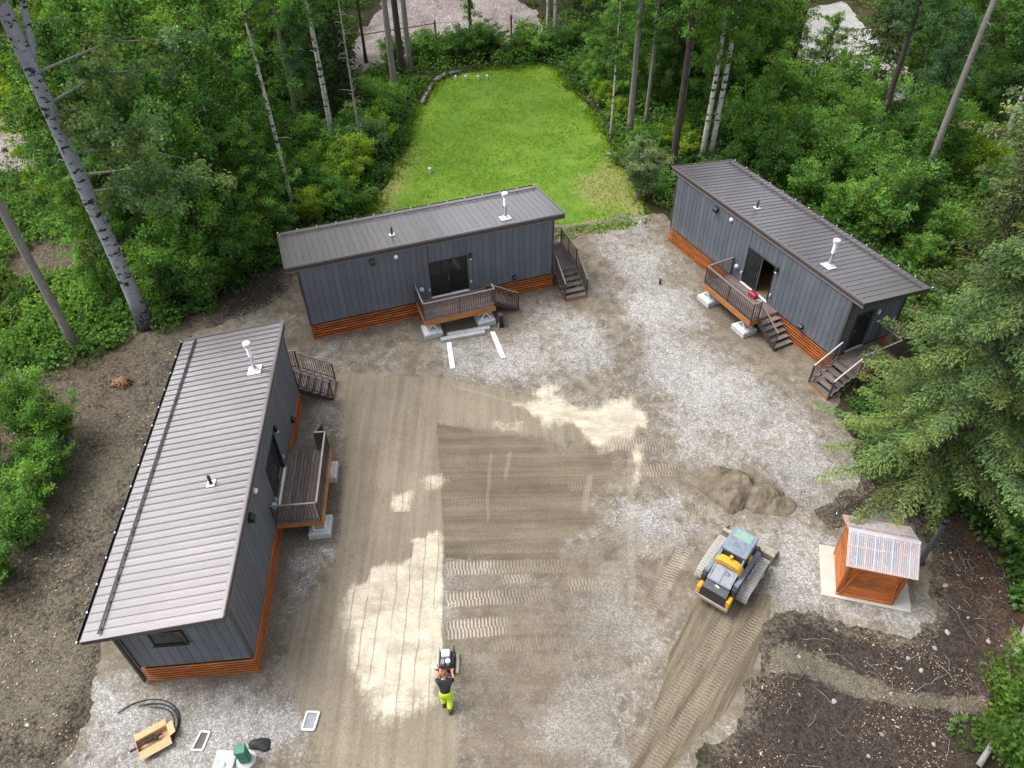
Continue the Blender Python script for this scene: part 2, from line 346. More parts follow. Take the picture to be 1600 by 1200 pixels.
# ------------------------------------------------------------------ ground materials
def yard_mat():
    t = NT('yard_gravel')
    m1 = t.sep(t.attr('m1')); m2 = t.sep(t.attr('m2')); m3 = t.sep(t.attr('m3'))
    S = lambda v, k: t.math('MULTIPLY', t.math('SUBTRACT', v, .5), k)
    add = lambda *a: a[0] if len(a) == 1 else t.math('ADD', a[0], add(*a[1:]))
    fine = t.noise(9, None, 3, .7); mid = t.noise(1.6, None, 4, .65); vf = t.noise(40, None, 1, .7)
    vn = t.n.new('ShaderNodeTexVoronoi'); t.put(vn.inputs['Vector'], t.pos()); vn.inputs['Scale'].default_value = 24
    st = t.sep(vn.outputs['Color'])[0]; sd = vn.outputs['Distance']
    swirl = t.noise(2.6, t.mapv(t.pos(), (1, .8, 1), (0, 0, .6)), 6, .78, dist=.8)
    stone = t.mix(t.ramp(st, .1, .95), (.245, .236, .224), (.425, .42, .414))
    stone = t.mix(t.ramp(sd, .45, .9), stone, (.235, .222, .20))
    dirt = t.mix(t.ramp(mid, .3, .7), (.112, .094, .071), (.200, .172, .134))
    gw = t.ramp(add(m2[0], S(fine, 1.1), S(swirl, 2.8)), .12, 1.22)
    c = t.mix(gw, dirt, stone)
    wob = add(S(fine, .55), S(mid, .45))
    # graded, rolled fines
    lines = t.noise(1.0, t.mapv(t.pos(), (3.4, .12, 1)), 3, .6)
    tan = t.mix(t.ramp(lines, .3, .7), (.176, .150, .113), (.236, .205, .158))
    fdk = t.ramp(t.noise(4.5, t.mapv(t.pos(), (1.4, .6, 1)), 2, .5), .60, .72)
    tan = t.mix(t.math('MULTIPLY', fdk, .30), tan, (.11, .09, .066))
    ftan = t.ramp(add(m1[0], t.math('MULTIPLY', wob, 1.2), S(swirl, .5)), .25, .80)
    c = t.mix(t.math('MULTIPLY', ftan, .93), c, tan)
    # darker damp fill, graded in passes
    hl = add(t.math('MULTIPLY', t.noise(1.0, t.mapv(t.pos(), (.16, 2.8, 1)), 3, .65), .5), t.math('MULTIPLY', t.noise(1.0, t.mapv(t.pos(), (.05, 1.0, 1)), 3, .6), .5))
    br = t.mix(t.ramp(hl, .38, .62), (.106, .086, .061), (.168, .141, .105))
    fbr = t.ramp(add(m1[2], t.math('MULTIPLY', wob, .6), S(swirl, .5)), .22, .78)
    c = t.mix(t.math('MULTIPLY', fbr, .92), c, br)
    # the loader's path: streaks run along it
    cmb = t.n.new('ShaderNodeCombineXYZ'); t.put(cmb.inputs[0], t.attr('pd', 'Fac')); t.put(cmb.inputs[1], t.attr('pa', 'Fac'))
    pl = t.noise(1.0, t.mapv(cmb.outputs[0], (4.0, .22, 1)), 4, .65)
    pc = t.mix(t.ramp(pl, .34, .66), (.088, .071, .049), (.170, .143, .105))
    pc = t.mix(t.math('MULTIPLY', t.ramp(pl, .30, .36, 1, 0), .6), pc, (.06, .048, .034))
    c = t.mix(t.math('MULTIPLY', t.ramp(add(m3[0], t.math('MULTIPLY', wob, .5)), .3, .6), .94), c, pc)
    # dry sand raked in strips
    sand = t.mix(t.ramp(mid, .3, .7), (.42, .375, .292), (.545, .50, .41))
    sx = t.attr('sx', 'Fac')
    wv = add(t.math('MULTIPLY', sx, 2.05), S(t.noise(.55, None, 2), .5))
    wave = t.math('FRACT', wv)
    ln = t.math('MULTIPLY', t.ramp(wave, .0, .15, 1, 0), t.ramp(t.noise(1.4, t.mapv(t.pos(), (1.5, .30, 1)), 3), .34, .50))
    sand = t.mix(t.math('MULTIPLY', ln, t.ramp(t.xyz(t.pos())[0], -2.2, -1.8, .72, 0)), sand, (.14, .112, .08))
    strk = t.noise(1.0, t.mapv(t.pos(), (5.5, .5, 1)), 4, .7)
    smear = t.noise(1.0, t.mapv(t.pos(), (.55, 1.3, 1)), 4, .65)
    fsa = t.ramp(add(m1[1], t.math('MULTIPLY', wob, .7), S(strk, .6)), .26, .78)
    c = t.mix(t.math('MULTIPLY', fsa, t.ramp(smear, .34, .54, .58, .97)), c, sand)
    # pale dust lines left by the grader
    c = t.mix(t.math('MULTIPLY', t.ramp(add(m3[2], t.math('MULTIPLY', wob, .8)), .35, .8), .32), c, (.30, .268, .212))
    # track prints
    ts = t.attr('ts', 'Fac')
    tm = t.ramp(add(m2[1], t.math('MULTIPLY', wob, .8)), .18, 1.0)
    bars = t.math('MULTIPLY', t.ramp(t.math('SINE', t.math('MULTIPLY', ts, 2 * math.pi / .125)), -.25, .45), tm)
    c = t.mix(t.math('MULTIPLY', tm, .25), c, (.15, .125, .092))
    c = t.mix(t.math('MULTIPLY', bars, .62), c, t.mix(m3[1], (.235, .205, .160), (.52, .475, .39)))
    # darker ground at cabins and decks, moist by the heap; loader shade painted in
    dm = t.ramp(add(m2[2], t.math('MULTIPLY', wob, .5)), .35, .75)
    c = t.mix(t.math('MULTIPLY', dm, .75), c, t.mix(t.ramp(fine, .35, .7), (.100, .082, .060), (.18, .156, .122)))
    # grain of the surface and broad unevenness of the fill
    grain = t.math('MULTIPLY', t.ramp(st, 0, 1, .90, 1.10), t.ramp(vf, .3, .7, .90, 1.10))
    c = t.hsv(c, sat=1.10, v=t.math('MULTIPLY', grain, t.ramp(t.noise(.28, None, 3, .6), .25, .75, .80, 1.08)))
    t.set(Base_Color=c, Roughness=.93, Specular_IOR_Level=.2)
    h = add(t.math('MULTIPLY', t.noise(16, None, 2, .6), 1.2), t.math('MULTIPLY', t.math('SINE', t.math('MULTIPLY', ts, 2 * math.pi / .125)), t.math('MULTIPLY', m2[1], .3)))
    t.bump(h, .55, .03)
    MT['yard'] = t.m
yard_mat()

def soil_mat():
    t = NT('dark_soil')
    m1 = t.attr('s1'); r = t.sep(m1)
    a = t.noise(1.3, None, 6, .7); b = t.noise(7, None, 5, .75); v = t.noise(38, None, 3, .7)
    c = t.mix(t.ramp(b, .3, .7), (.028, .022, .019), (.088, .070, .058))
    c = t.mix(t.ramp(v, .6, .85), c, (.15, .125, .10))
    clay = t.mix(t.ramp(b, .3, .7), (.118, .102, .076), (.20, .176, .132))
    c = t.mix(t.ramp(t.math('ADD', r[0], t.math('ADD', t.math('MULTIPLY', t.math('SUBTRACT', b, .5), .8), t.math('MULTIPLY', t.math('SUBTRACT', a, .5), .8))), .35, .7), c, clay)
    ck = t.noise(19, None, 3, .75)
    c = t.hsv(c, v=t.ramp(ck, .3, .7, .55, 1.45))
    floor = t.mix(t.ramp(b, .3, .7), (.022, .022, .012), (.06, .055, .028))
    c = t.mix(r[1], c, floor)
    warm = t.mix(t.ramp(b, .3, .7), (.07, .038, .022), (.15, .09, .055))
    c = t.mix(t.math('MULTIPLY', r[2], t.ramp(a, .4, .65)), c, warm)
    t.set(Base_Color=c, Roughness=.95, Specular_IOR_Level=.15)
    t.bump(t.math('ADD', b, ck), 1.0, .08)
    MT['soil'] = t.m
soil_mat()

def road_mat(name, ca, cb):
    t = NT(name)
    a = t.noise(.5, None, 5, .65); b = t.noise(6, None, 5, .75); st = t.sep(t.voro(14, out='Color'))[0]
    c = t.mix(t.ramp(t.math('ADD', a, t.math('MULTIPLY', t.math('SUBTRACT', b, .5), .7)), .35, .65), ca, cb)
    c = t.mix(t.math('MULTIPLY', t.ramp(st, .6, 1), .5), c, (.5, .48, .47))
    t.set(Base_Color=c, Roughness=.95, Specular_IOR_Level=.15); t.bump(b, .7, .05)
    MT[name] = t.m
road_mat('road_brown', (.135, .105, .098), (.235, .20, .195))
road_mat('road_grey', (.27, .26, .25), (.36, .345, .33))

def lawn_mat(name, leafy):
    t = NT(name)
    a = t.noise(.22, None, 4, .6); b = t.noise(2.2, None, 5, .7); f = t.noise(14, None, 4, .75)
    c = t.mix(t.ramp(a, .35, .65), (.080, .168, .014), (.140, .232, .024))
    c = t.mix(t.ramp(b, .45, .75), c, (.180, .215, .034))
    c = t.mix(t.math('MULTIPLY', t.ramp(t.noise(.9, None, 5, .75), .50, .66), .75), c, (.058, .132, .014))
    c = t.mix(t.ramp(f, .45, .75), c, (.075, .16, .015))
    dry = t.sep(t.attr('s1'))[0]
    c = t.mix(t.math('MULTIPLY', t.ramp(t.math('ADD', dry, t.math('MULTIPLY', t.math('SUBTRACT', b, .5), .9)), .3, .7), .8), c, (.235, .215, .085))
    t.set(Base_Color=c, Roughness=.9, Specular_IOR_Level=.2); t.bump(f, .8, .05)
    MT[name] = t.m
lawn_mat('lawn', False)

# ------------------------------------------------------------------ the ground: one sheet, cut along the outlines of yard, lawn and roads
def axis(lo, hi, fine, mid_lo, mid_hi, mid, far):
    a = list(np.arange(lo, hi + 1e-6, fine))
    def out(start, stop, sgn):
        r = []; s = start
        while s * sgn < stop * sgn - 1e-6:
            s += sgn * mid; r.append(s)
        st = mid
        while abs(s) < far:
            st = min(st * 1.6, 60); s += sgn * st; r.append(s)
        return r
    return np.array(out(lo, mid_lo, -1)[::-1] + a + out(hi, mid_hi, 1))
gx = axis(-20, 18, .08, -46, 46, .45, 420)
gy = axis(6, 34, .08, 0, 86, .40, 420)
X, Y = np.meshgrid(gx, gy)
def ground_fields(x, y):
    w = (fbm(x * .9, y * .9, 3) - .5) * 1.1
    w2 = (fbm(x * 2.3, y * 2.3, 7) - .5)
    R = {}
    R['yard'] = sdf(POLY['YARD'], x, y) + w * .8 + w2 * .5
    R['lawn'] = sdf(POLY['LAWN'], x, y) + w * .8
    R['broad'] = sdf(POLY['BACKROAD'], x, y) + w * 1.2
    R['rroad'] = sdf(POLY['RIGHTROAD'], x, y) + w
    R['lroad'] = sdf(POLY['LEFTROAD'], x, y) + w * 1.2
    R['soil'] = np.maximum.reduce([sdf(POLY[k], x, y) for k in ('SOILL', 'SOILL2', 'SOILR')]) + w
    return R, w, w2
FR, W1, W2 = ground_fields(X, Y)
cell = np.maximum(np.gradient(gx)[None, :], np.gradient(gy)[:, None])
for k in ('lawn', 'broad', 'rroad', 'yard'):      # pull grid points onto the outlines so that the cut edges run smooth
    f = FR[k]; gyv, gxv = np.gradient(f, gy, gx); g2 = gxv ** 2 + gyv ** 2 + 1e-6
    dx, dy = -f * gxv / g2, -f * gyv / g2; m = (np.hypot(dx, dy) < .62 * cell) & (cell < .6)
    X = np.where(m, X + np.clip(dx, -.45, .45) , X); Y = np.where(m, Y + np.clip(dy, -.45, .45), Y)
    FR[k] = np.where(m, 0.0, f)
soft = lambda k, s, warp=.5: sstep(sdf(POLY[k], X, Y) + W1 * warp, -s, s)
inyard = sstep(FR['yard'], -.6, .6)
# heights
Z = (fbm(X * .35, Y * .35, 21) - .5) * .05 * inyard
rough = 1 - sstep(FR['yard'], -1.2, .1)
lawnm = sstep(FR['lawn'], -1.0, .5)
dist_c = np.hypot(X - 0, Y - 35)
Z += rough * (1 - lawnm) * ((fbm(X * .5, Y * .5, 5) - .5) * .30 + (fbm(X * 2.5, Y * 2.5, 6) - .45) * .14)
Z += rough * (1 - lawnm) * sstep(dist_c, 30, 70) * (fbm(X * .06, Y * .06, 9) - .4) * 3.0
berm = np.exp(-((FR['yard'] + .9) / .6) ** 2) * sstep(X, 7, 9) * sstep(-Y, -16, -14)
Z += berm * .16
Z += np.exp(-((X + 3) / 8.5) ** 2 - ((Y - 79) / 4.5) ** 2) * 1.9
groove = soft('GROOVE', .5); Z -= groove * .08
Z += soft('BERM', .7) * .10
tan = soft('TAN', .35, .3); tan[(Y > 6) & (Y < 23.4) & (X > -2.9)] *= 1
edge = sstep(sdf(POLY['TAN'], X, Y), -.05, .05)
line_zone = (X > -3.6) & (X < -2.2) & (Y > 11.5) & (Y < 23.6)
tan = np.where(line_zone, edge, tan)
brown = soft('BROWN', 1.3, 1.6); brown = np.where((X < -1.8) & (Y > 11.5), sstep(sdf(POLY['BROWN'], X, Y), -.05, .05), brown)
brown = np.maximum(brown, .50 * soft('BROWN2', .9, 1.6))
path = 1.2 * soft('PATH', .22, .22)
sand = np.maximum.reduce([soft('SANDA', .95, 1.1), soft('SANDB', .8, 1.6), .8 * soft('SANDC', .5, 1), .8 * soft('SANDD', .4), .62 * soft('SANDE', .6, 1.6), .62 * soft('SANDF', .6, 1.8), .62 * soft('SANDG', .6, 1.6)])
sx = X + .035 * (Y - 14) ** 2 * np.clip((-X - 3.2) / 3, 0, 1) * .22
strip = np.floor(sx * 2.05); topy = np.choose(np.clip(-6 - strip, 0, 7).astype(int), [17.75, 17.7, 17.5, 16.35, 16.25, 16.0, 15.5, 15.2]) + (_hash(strip, strip * 0, 5) - .5) * .5 + W2 * .5
inA = (X < -2.0) & (X > -7) & (Y > 9.5) & (Y < 18.5)
sand = np.where(inA, soft('SANDA', .9, 1.0) * 1.15 * sstep(topy - Y + W1 * .5, -.45, .45) * sstep(-2.62 - .035 * (Y - 15) - X, -.05, .05), sand)
white = np.maximum.reduce([soft('WHITE%d' % i, .9, 1.3) for i in range(1, 8)])
white = np.clip(.27 + .55 * white + (fbm(X * .45, Y * .45, 31) - .5) * .9, 0, 1)
trk = np.zeros_like(X); tsv = np.zeros_like(X); tcr = np.zeros_like(X)
for (ax, ay, bx, by, wd, strength, cream) in TRACKS:
    e = np.array([bx - ax, by - ay]); Ln = np.hypot(*e); e /= Ln
    s = (X - ax) * e[0] + (Y - ay) * e[1]; d = (X - ax) * -e[1] + (Y - ay) * e[0]
    m = sstep(wd / 2 - np.abs(d), -.08, .08) * sstep(s, -.3, .4) * sstep(Ln - s, -.3, 1.0)
    ms = m * strength; tcr = np.where(ms > trk, cream * sstep(3.2 - s, 0, 2.4), tcr); tsv = np.where(ms > trk, s + np.where(d > 0, .06, 0), tsv); trk = np.maximum(trk, ms)
    Z -= ms * .022; Z += strength * .03 * np.exp(-((np.abs(d) - wd / 2 - .05) / .06) ** 2) * sstep(s, 0, .6) * sstep(Ln - s, 0, .6)
streak = np.zeros_like(X)
for (ax, ay, bx, by, wd) in STREAKS:
    e = np.array([bx - ax, by - ay]); Ln = np.hypot(*e); e /= Ln; s = (X - ax) * e[0] + (Y - ay) * e[1]; d = (X - ax) * -e[1] + (Y - ay) * e[0] + (fbm(s * .8, s * 0, 91) - .5) * .3
    streak = np.maximum(streak, sstep(wd * .8 - np.abs(d), -.12, .12) * sstep(s, -.2, .5) * sstep(Ln - s, -.2, .8))
pe = np.array([-.565, -.825]); pa = (X - 8.3) * pe[0] + (Y - 14) * pe[1]; pd = (X - 8.3) * -pe[1] + (Y - 14) * pe[0]
CABS = {'A': (-8.584, 12.092, 1.64411), 'B': (-9.722, 29.233, .31727), 'C': (9.133, 37.388, -1.10898)}
darkened = np.zeros_like(X)
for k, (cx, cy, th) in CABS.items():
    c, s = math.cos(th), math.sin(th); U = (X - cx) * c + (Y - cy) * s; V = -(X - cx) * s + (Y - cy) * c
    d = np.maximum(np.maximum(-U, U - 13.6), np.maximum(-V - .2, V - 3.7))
    darkened = np.maximum(darkened, .6 * sstep(-d, -.8, -.1))
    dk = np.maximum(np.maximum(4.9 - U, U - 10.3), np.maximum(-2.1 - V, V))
    darkened = np.maximum(darkened, .8 * sstep(-dk, -.6, .2))  # ground darker round the walls and under the deck
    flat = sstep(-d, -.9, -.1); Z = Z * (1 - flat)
darkened = np.maximum(darkened, .9 * np.exp(-((X - 10.2) / .9) ** 2 - ((Y - 19.0) / 1.0) ** 2))
darkened = np.maximum(darkened, .55 * np.exp(-((X - 8.9) / 1.0) ** 2 - ((Y - 14.9) / .8) ** 2))  # soft shade of the loader, painted into the ground colour
m1 = np.stack([tan, sand, brown, np.ones_like(X)], -1).reshape(-1, 4)
m2 = np.stack([white, trk, np.clip(darkened, 0, 1), np.ones_like(X)], -1).reshape(-1, 4)
m3 = np.stack([path, tcr, streak, np.ones_like(X)], -1).reshape(-1, 4)
forest = 1 - sstep(FR['soil'], -1.2, .6)
dry = np.exp(-(FR['lawn'] / 1.1) ** 2) * .42 + np.exp(-((X - 6.3) / 2.6) ** 2 - ((Y - 43.5) / 3.2) ** 2) * .85 + sstep(-X, 1, 7) * sstep(-Y, -56, -44) * .32
clay = np.maximum(groove, sstep(FR['yard'], -1.4, -.1) * .55)
clay = np.maximum(clay, sstep(-X, 13, 15) * (.38 + .45 * fbm(X * .25, Y * .25, 77)))
clay = np.maximum(clay, .35 * soft('SOILL2', .8))
s1 = np.stack([np.where(FR['lawn'] > -.3, dry, clay), forest, sstep(X, 14, 17) * .8 + sstep(-X, 16, 20) * .6, np.ones_like(X)], -1).reshape(-1, 4)
ny, nx = X.shape
VG = np.stack([X, Y, Z], -1).reshape(-1, 3)
I = np.arange(ny * nx).reshape(ny, nx)
FQ = np.stack([I[:-1, :-1], I[:-1, 1:], I[1:, 1:], I[1:, :-1]], -1).reshape(-1, 4)
def cellmean(a): return ((a[:-1, :-1] + a[:-1, 1:] + a[1:, 1:] + a[1:, :-1]) / 4).ravel()
cls = np.zeros(len(FQ), int)
for i, k in enumerate(('broad', 'lroad', 'rroad', 'lawn', 'yard')): cls[cellmean(FR[k]) > 0] = i + 1
def cut(name, sel, mat, attrs):
    F = FQ[sel]; used, inv = np.unique(F, return_inverse=True)
    me = fast_mesh(name, VG[used], inv.reshape(-1, 4), mat, True, {k: a[used] for k, a in attrs.items()})
    o = link(name, me); tag(o, kind='structure'); return o
cut('ground', cls == 0, 'soil', {'s1': s1})
cut('dirt_road', (cls == 1) | (cls == 2), 'road_brown', {})
cut('gravel_road', cls == 3, 'road_grey', {})
cut('lawn', cls == 4, 'lawn', {'s1': s1})
cut('gravel_yard', cls == 5, 'yard', {'m1': m1, 'm2': m2, 'm3': m3, 'ts': tsv.ravel(), 'sx': sx.ravel(), 'pd': pd.ravel(), 'pa': pa.ravel()})
def gz(x, y):
    i = int(np.clip(np.searchsorted(gx, x), 0, nx - 1)); j = int(np.clip(np.searchsorted(gy, y), 0, ny - 1)); return float(Z[j, i])
def gzv(x, y):
    return Z[np.clip(np.searchsorted(gy, y), 0, ny - 1), np.clip(np.searchsorted(gx, x), 0, nx - 1)]

# ------------------------------------------------------------------ cabins (three of one design; local x along the front, y into the cabin)
L, D, HS = 12.563, 3.614, .931
RV0, RV1, RZ0, RZ1 = -.07, 4.225, 4.395, 3.704
RU0, RU1 = -.53, L + .58
TH = .265
zr = lambda v: RZ0 + (RZ1 - RZ0) * (v - RV0) / (RV1 - RV0)
SL = math.atan2(RZ1 - RZ0, RV1 - RV0); RLEN = math.hypot(RZ1 - RZ0, RV1 - RV0)
D0, D1, DZ0, DZ1 = 6.14, 7.966, 1.06, 3.06
K0, K1, KV, KZ = 5.253, 8.879, 1.754, 1.012

def hood(name, parent, u, z, w, h, d, mat):
    mb = MB().prism_y([(0, 0), (d, 0), (d, h * .55), (d * .55, h), (0, h)], -w / 2, w / 2)
    v = [(y, -x, zz) for x, y, zz in mb.v]; mb.v = v
    return mb.build(name, mat, parent, (u, -.035, z - h / 2))

def cabin(key, label, door_open, z0=0.0):
    x, y, th = CABS[key]
    C = empty('cabin', (x, y, z0), th, label, 'cabin', 'cabins around the gravel yard')
    top = lambda v: zr(v) - TH
    # walls (solid core behind the boards)
    MB().box(.03, D0, .0, .12, .91, top(.1)).build('wall', 'siding', C)
    MB().box(D1, L - .03, .0, .12, .91, top(.1)).build('wall', 'siding', C)
    MB().box(D0, D1, .0, .12, .91, DZ0).build('wall', 'siding', C)
    MB().box(D0, D1, .0, .12, DZ1, top(.1)).build('wall', 'siding', C)
    for u in (.03, L - .15):
        MB().hexa([(u, .12, .91), (u + .12, .12, .91), (u + .12, D - .03, .91), (u, D - .03, .91),
                   (u, .12, top(.12)), (u + .12, .12, top(.12)), (u + .12, D - .03, top(D - .03)), (u, D - .03, top(D - .03))]).build('wall', 'siding', C)
    MB().box(.03, L - .03, D - .15, D, .91, top(D)).build('wall', 'siding', C)
    MB().box(.10, L - .10, .10, D - .08, -.05, .905).build('crawl_shade', 'shade_black', C)  # black block standing in for the shade of the crawl space
    MB().box(.16, L - .16, .13, D - .16, .95, 1.04).build('floor', 'interior_floor', C)
    MB().box(.16, L - .16, D - .19, D - .155, 1.05, 3.2).build('inner_wall', 'interior_wall', C)
    # siding boards
    def board(w, h): return shared(('sd', round(w, 3), round(h, 3)), lambda: MB().bbox(-w / 2 + .007, w / 2 - .007, -.03, 0, 0, h, .004).mesh('siding_board', 'siding'))
    n = 41; e = [L * i / n for i in range(n + 1)]
    hw = top(0) - HS
    for i in range(n):
        a, b = max(e[i], .05), min(e[i + 1], L - .05)
        segs = []
        if b <= D0 - .06 or a >= D1 + .06: segs = [(a, b, HS, top(0))]
        else:
            if a < D0 - .06: segs.append((a, D0 - .06, HS, top(0)))
            if b > D1 + .06: segs.append((D1 + .06, b, HS, top(0)))
            a2, b2 = max(a, D0 - .06), min(b, D1 + .06)
            segs += [(a2, b2, DZ1 + .06, top(0)), ]
            if DZ0 - .06 > HS + .03: segs.append((a2, b2, HS, DZ0 - .06))
        for (p, q, za, zb) in segs:
            if q - p > .03: link('siding_board', board(q - p, zb - za), C, ((p + q) / 2, -.003, za))
    ne = 12
    for side, u in ((-1, 0.03), (1, L - .03)):
        for i in range(ne):
            a, b = max(D * i / ne, .06), min(D * (i + 1) / ne, D - .06)
            if side < 0:
                win = not (b <= 1.66 or a >= 2.71)
                parts = [(HS, 2.24, 2.24), (3.01, top(a), top(b))] if win else [(HS, top(a), top(b))]
            else:
                dr = not (b <= .62 or a >= 1.68)
                parts = [(3.11, top(a), top(b))] if dr else [(HS, top(a), top(b))]
            for (za, ta, tb) in parts:
                def mk(a=a, b=b, za=za, ta=ta, tb=tb):
                    p, q = a + .007, b - .007
                    return MB().hexa([(-.015, p, za), (.015, p, za), (.015, q, za), (-.015, q, za), (-.015, p, ta), (.015, p, ta), (.015, q, tb), (-.015, q, tb)]).mesh('siding_board', 'siding')
                link('siding_board', shared(('end', side, i, za), mk), C, (u + side * .018, 0, 0))
    # corner trims
    for u, sg in ((0, -1), (L, 1)):
        MB().box(u - .05, u + .05, -.045, .055, HS - .01, top(.055) ).build('corner_trim', 'trim_brown', C)
        MB().box(u - .05, u + .05, D - .055, D + .03, HS - .01, top(D + .03)).build('corner_trim', 'trim_brown', C)
    # roof: slab with fascia, standing-seam panels on it
    rs = MB().hexa([(RU0, RV0, RZ0 - TH), (RU1, RV0, RZ0 - TH), (RU1, RV1, RZ1 - TH * .75), (RU0, RV1, RZ1 - TH * .75),
                    (RU0, RV0, RZ0 - .02), (RU1, RV0, RZ0 - .02), (RU1, RV1, RZ1 - .02), (RU0, RV1, RZ1 - .02)]).build('roof', 'trim_brown', C)
    npan = 45; pw = (RU1 - RU0 - .06) / npan
    def panel():
        w = pw - .009; pr = []
        # profile in x,z: flat pan with two low ribs, raised seam on the right
        for px, pz in ((0, 0), (w * .28, 0), (w * .31, .003), (w * .34, 0), (w * .61, 0), (w * .64, .003), (w * .67, 0), (w - .022, 0), (w - .018, .020), (w, .020)): pr.append((px, pz + .012))
        n_ = len(pr); vs = [(a, 0, b) for a, b in pr] + [(a, RLEN, b) for a, b in pr]
        fs = [(i, i + 1, n_ + i + 1, n_ + i) for i in range(n_ - 1)]
        vs += [(0, 0, 0), (w, 0, 0), (0, RLEN, 0), (w, RLEN, 0)]; o = 2 * n_
        fs += [(0, o, o + 1) + tuple(range(n_ - 1, 0, -1)), (n_, *range(n_ + 1, 2 * n_), o + 3, o + 2), (n_ - 1, o + 1, o + 3, 2 * n_ - 1), (0, n_, o + 2, o)]
        return MB().add(vs, fs).mesh('roof_panel', 'roof_metal')
    for i in range(npan):
        link('roof_panel', shared('panel', panel), rs, (RU0 + .03 + i * pw, RV0, RZ0 - .016), (SL, 0, 0))
    for zz in (RZ0 - .012, RZ0 - TH + .012):
        MB().box(RU0 - .012, RU1 + .012, RV0 - .03, RV0 - .002, zz - .014, zz + .014).build('drip_edge', 'drip_edge', rs)
    for u in (RU0, RU1):
        s_ = -1 if u == RU0 else 1
        MB().hexa([(u - .03, RV0, RZ0 - .02), (u + .03, RV0, RZ0 - .02), (u + .03, RV1, RZ1 - .02), (u - .03, RV1, RZ1 - .02),
                   (u - .03, RV0, RZ0 + .03), (u + .03, RV0, RZ0 + .03), (u + .03, RV1, RZ1 + .03), (u - .03, RV1, RZ1 + .03)]).build('edge_trim', 'roof_metal', rs)
    # ridge cap along the high front edge
    MB().hexa([(RU0, RV0 - .01, RZ0 + .0), (RU1, RV0 - .01, RZ0 + .0), (RU1, RV0 + .10, zr(RV0 + .1) + .02), (RU0, RV0 + .10, zr(RV0 + .1) + .02),
               (RU0, RV0 - .01, RZ0 + .035), (RU1, RV0 - .01, RZ0 + .035), (RU1, RV0 + .10, zr(RV0 + .1) + .035), (RU0, RV0 + .10, zr(RV0 + .1) + .035)]).build('front_cap', 'roof_metal', rs)
    # snow rail, gutter
    for dv in (0, .045):
        v = 3.66 + dv; MB().tube([(RU0 + .12, v, zr(v) + .075), (RU1 - .12, v, zr(v) + .06)], .021, 6).build('snow_rail', 'trim_brown', rs)
    for i in range(16):
        u = RU0 + .3 + i * (RU1 - RU0 - .6) / 15
        link('rail_clip', shared('clip', lambda: MB().bbox(-.02, .02, -.06, .06, 0, .06, .008).mesh('rail_clip', 'roof_metal')), rs, (u, 3.697, zr(3.697) + .005))
    gp = [(0, -.10), (.11, -.10), (.13, 0), (.115, 0), (.098, -.085), (.012, -.085), (.012, 0), (0, 0)]
    gm = MB(); nn = len(gp)
    gm.add([(RU0, RV1 + .005 + a, RZ1 - .03 + b) for a, b in gp] + [(RU1, RV1 + .005 + a, RZ1 - .03 + b) for a, b in gp],
           [tuple(range(nn)), tuple(range(2 * nn - 1, nn - 1, -1))] + [(i, nn + i, nn + (i + 1) % nn, (i + 1) % nn) for i in range(nn)])
    gut = gm.build('gutter', 'black_plastic', C)
    for i in range(15):
        u = RU0 + .02 + i * (RU1 - RU0 - .04) / 14
        link('gutter_bracket', shared('gbr', lambda: MB().bbox(-.03, .03, .10, .140, -.03, .004, .004).mesh('gutter_bracket', 'flashing')), gut, (u, RV1 + .0, RZ1 - .03))
    MB().bbox(-.10, .06, D + .035, D + .13, .10, 3.42, .02).build('downspout', 'trim_brown', C)
    # chimney and vent
    cu, cv = 10.284, .70
    fl = link('flashing', shared('fl', lambda: MB().bbox(-.27, .27, -.27, .27, 0, .03, .01).add(*cone(.20, .11, .03, .14)).mesh('flashing', 'flashing')), rs, (cu, cv, zr(cv) + .02), (SL, 0, 0))
    ch = MB().tube([(0, 0, 0), (0, 0, .72), (0, 0, .722), (0, 0, .75), (0, 0, .752), (0, 0, 1.3)], [.088, .088, .096, .096, .088, .088], 14).build('chimney', 'steel_pipe', rs, (cu, cv, zr(cv)), True)
    MB().tube([(0, 0, 1.24), (0, 0, 1.27), (0, 0, 1.3)], [.10, .15, .15], 16).tube([(0, 0, 1.315), (0, 0, 1.36)], [.115, .115], 16).tube([(0, 0, 1.362), (0, 0, 1.41), (0, 0, 1.445)], [.155, .15, .05], 16).build('chimney_cap', 'flashing', ch)
    MB().bbox(-.15, .15, -.15, .15, 0, .025, .01).build('vent_flashing', 'flashing', rs, (4.723, 1.336, zr(1.336) + .02)).rotation_euler = (SL, 0, 0)
    MB().tube([(4.723, 1.336, zr(1.336)), (4.723, 1.336, zr(1.336) + .10), (4.723, 1.336, zr(1.336) + .42)], [.085, .055, .055], 12).build('vent_pipe', 'black_rubber', rs, None, True)
    # skirting slats
    ns = 6; ph = (HS - .03) / ns
    sl = lambda ln: shared(('slat', round(ln, 2)), lambda: MB().bbox(0, ln, -.018, 0, 0, ph - .066, .004).mesh('skirting_slat', 'cedar'))
    for i in range(ns):
        z = .02 + i * ph
        link('skirting_slat', sl(L + .08), C, (-.04, -.012 - .004 * (i % 2), z))
        link('skirting_slat', sl(D + .0), C, (-.012, D, z), (0, 0, -math.pi / 2))
        link('skirting_slat', sl(D + .0), C, (L + .012, 0, z), (0, 0, math.pi / 2))
    # sliding door
    fr = MB()
    fr.box(D0 - .06, D0, -.05, .05, DZ0 - .06, DZ1 + .06).box(D1, D1 + .06, -.05, .05, DZ0 - .06, DZ1 + .06).box(D0, D1, -.05, .05, DZ1, DZ1 + .06)
    fo = fr.build('door_frame', 'black_plastic', C)
    MB().bbox(D0 - .08, D1 + .08, -.10, .02, DZ0 - .06, DZ0, .01).build('threshold', 'white_paint', fo)
    mid = (D0 + D1) / 2
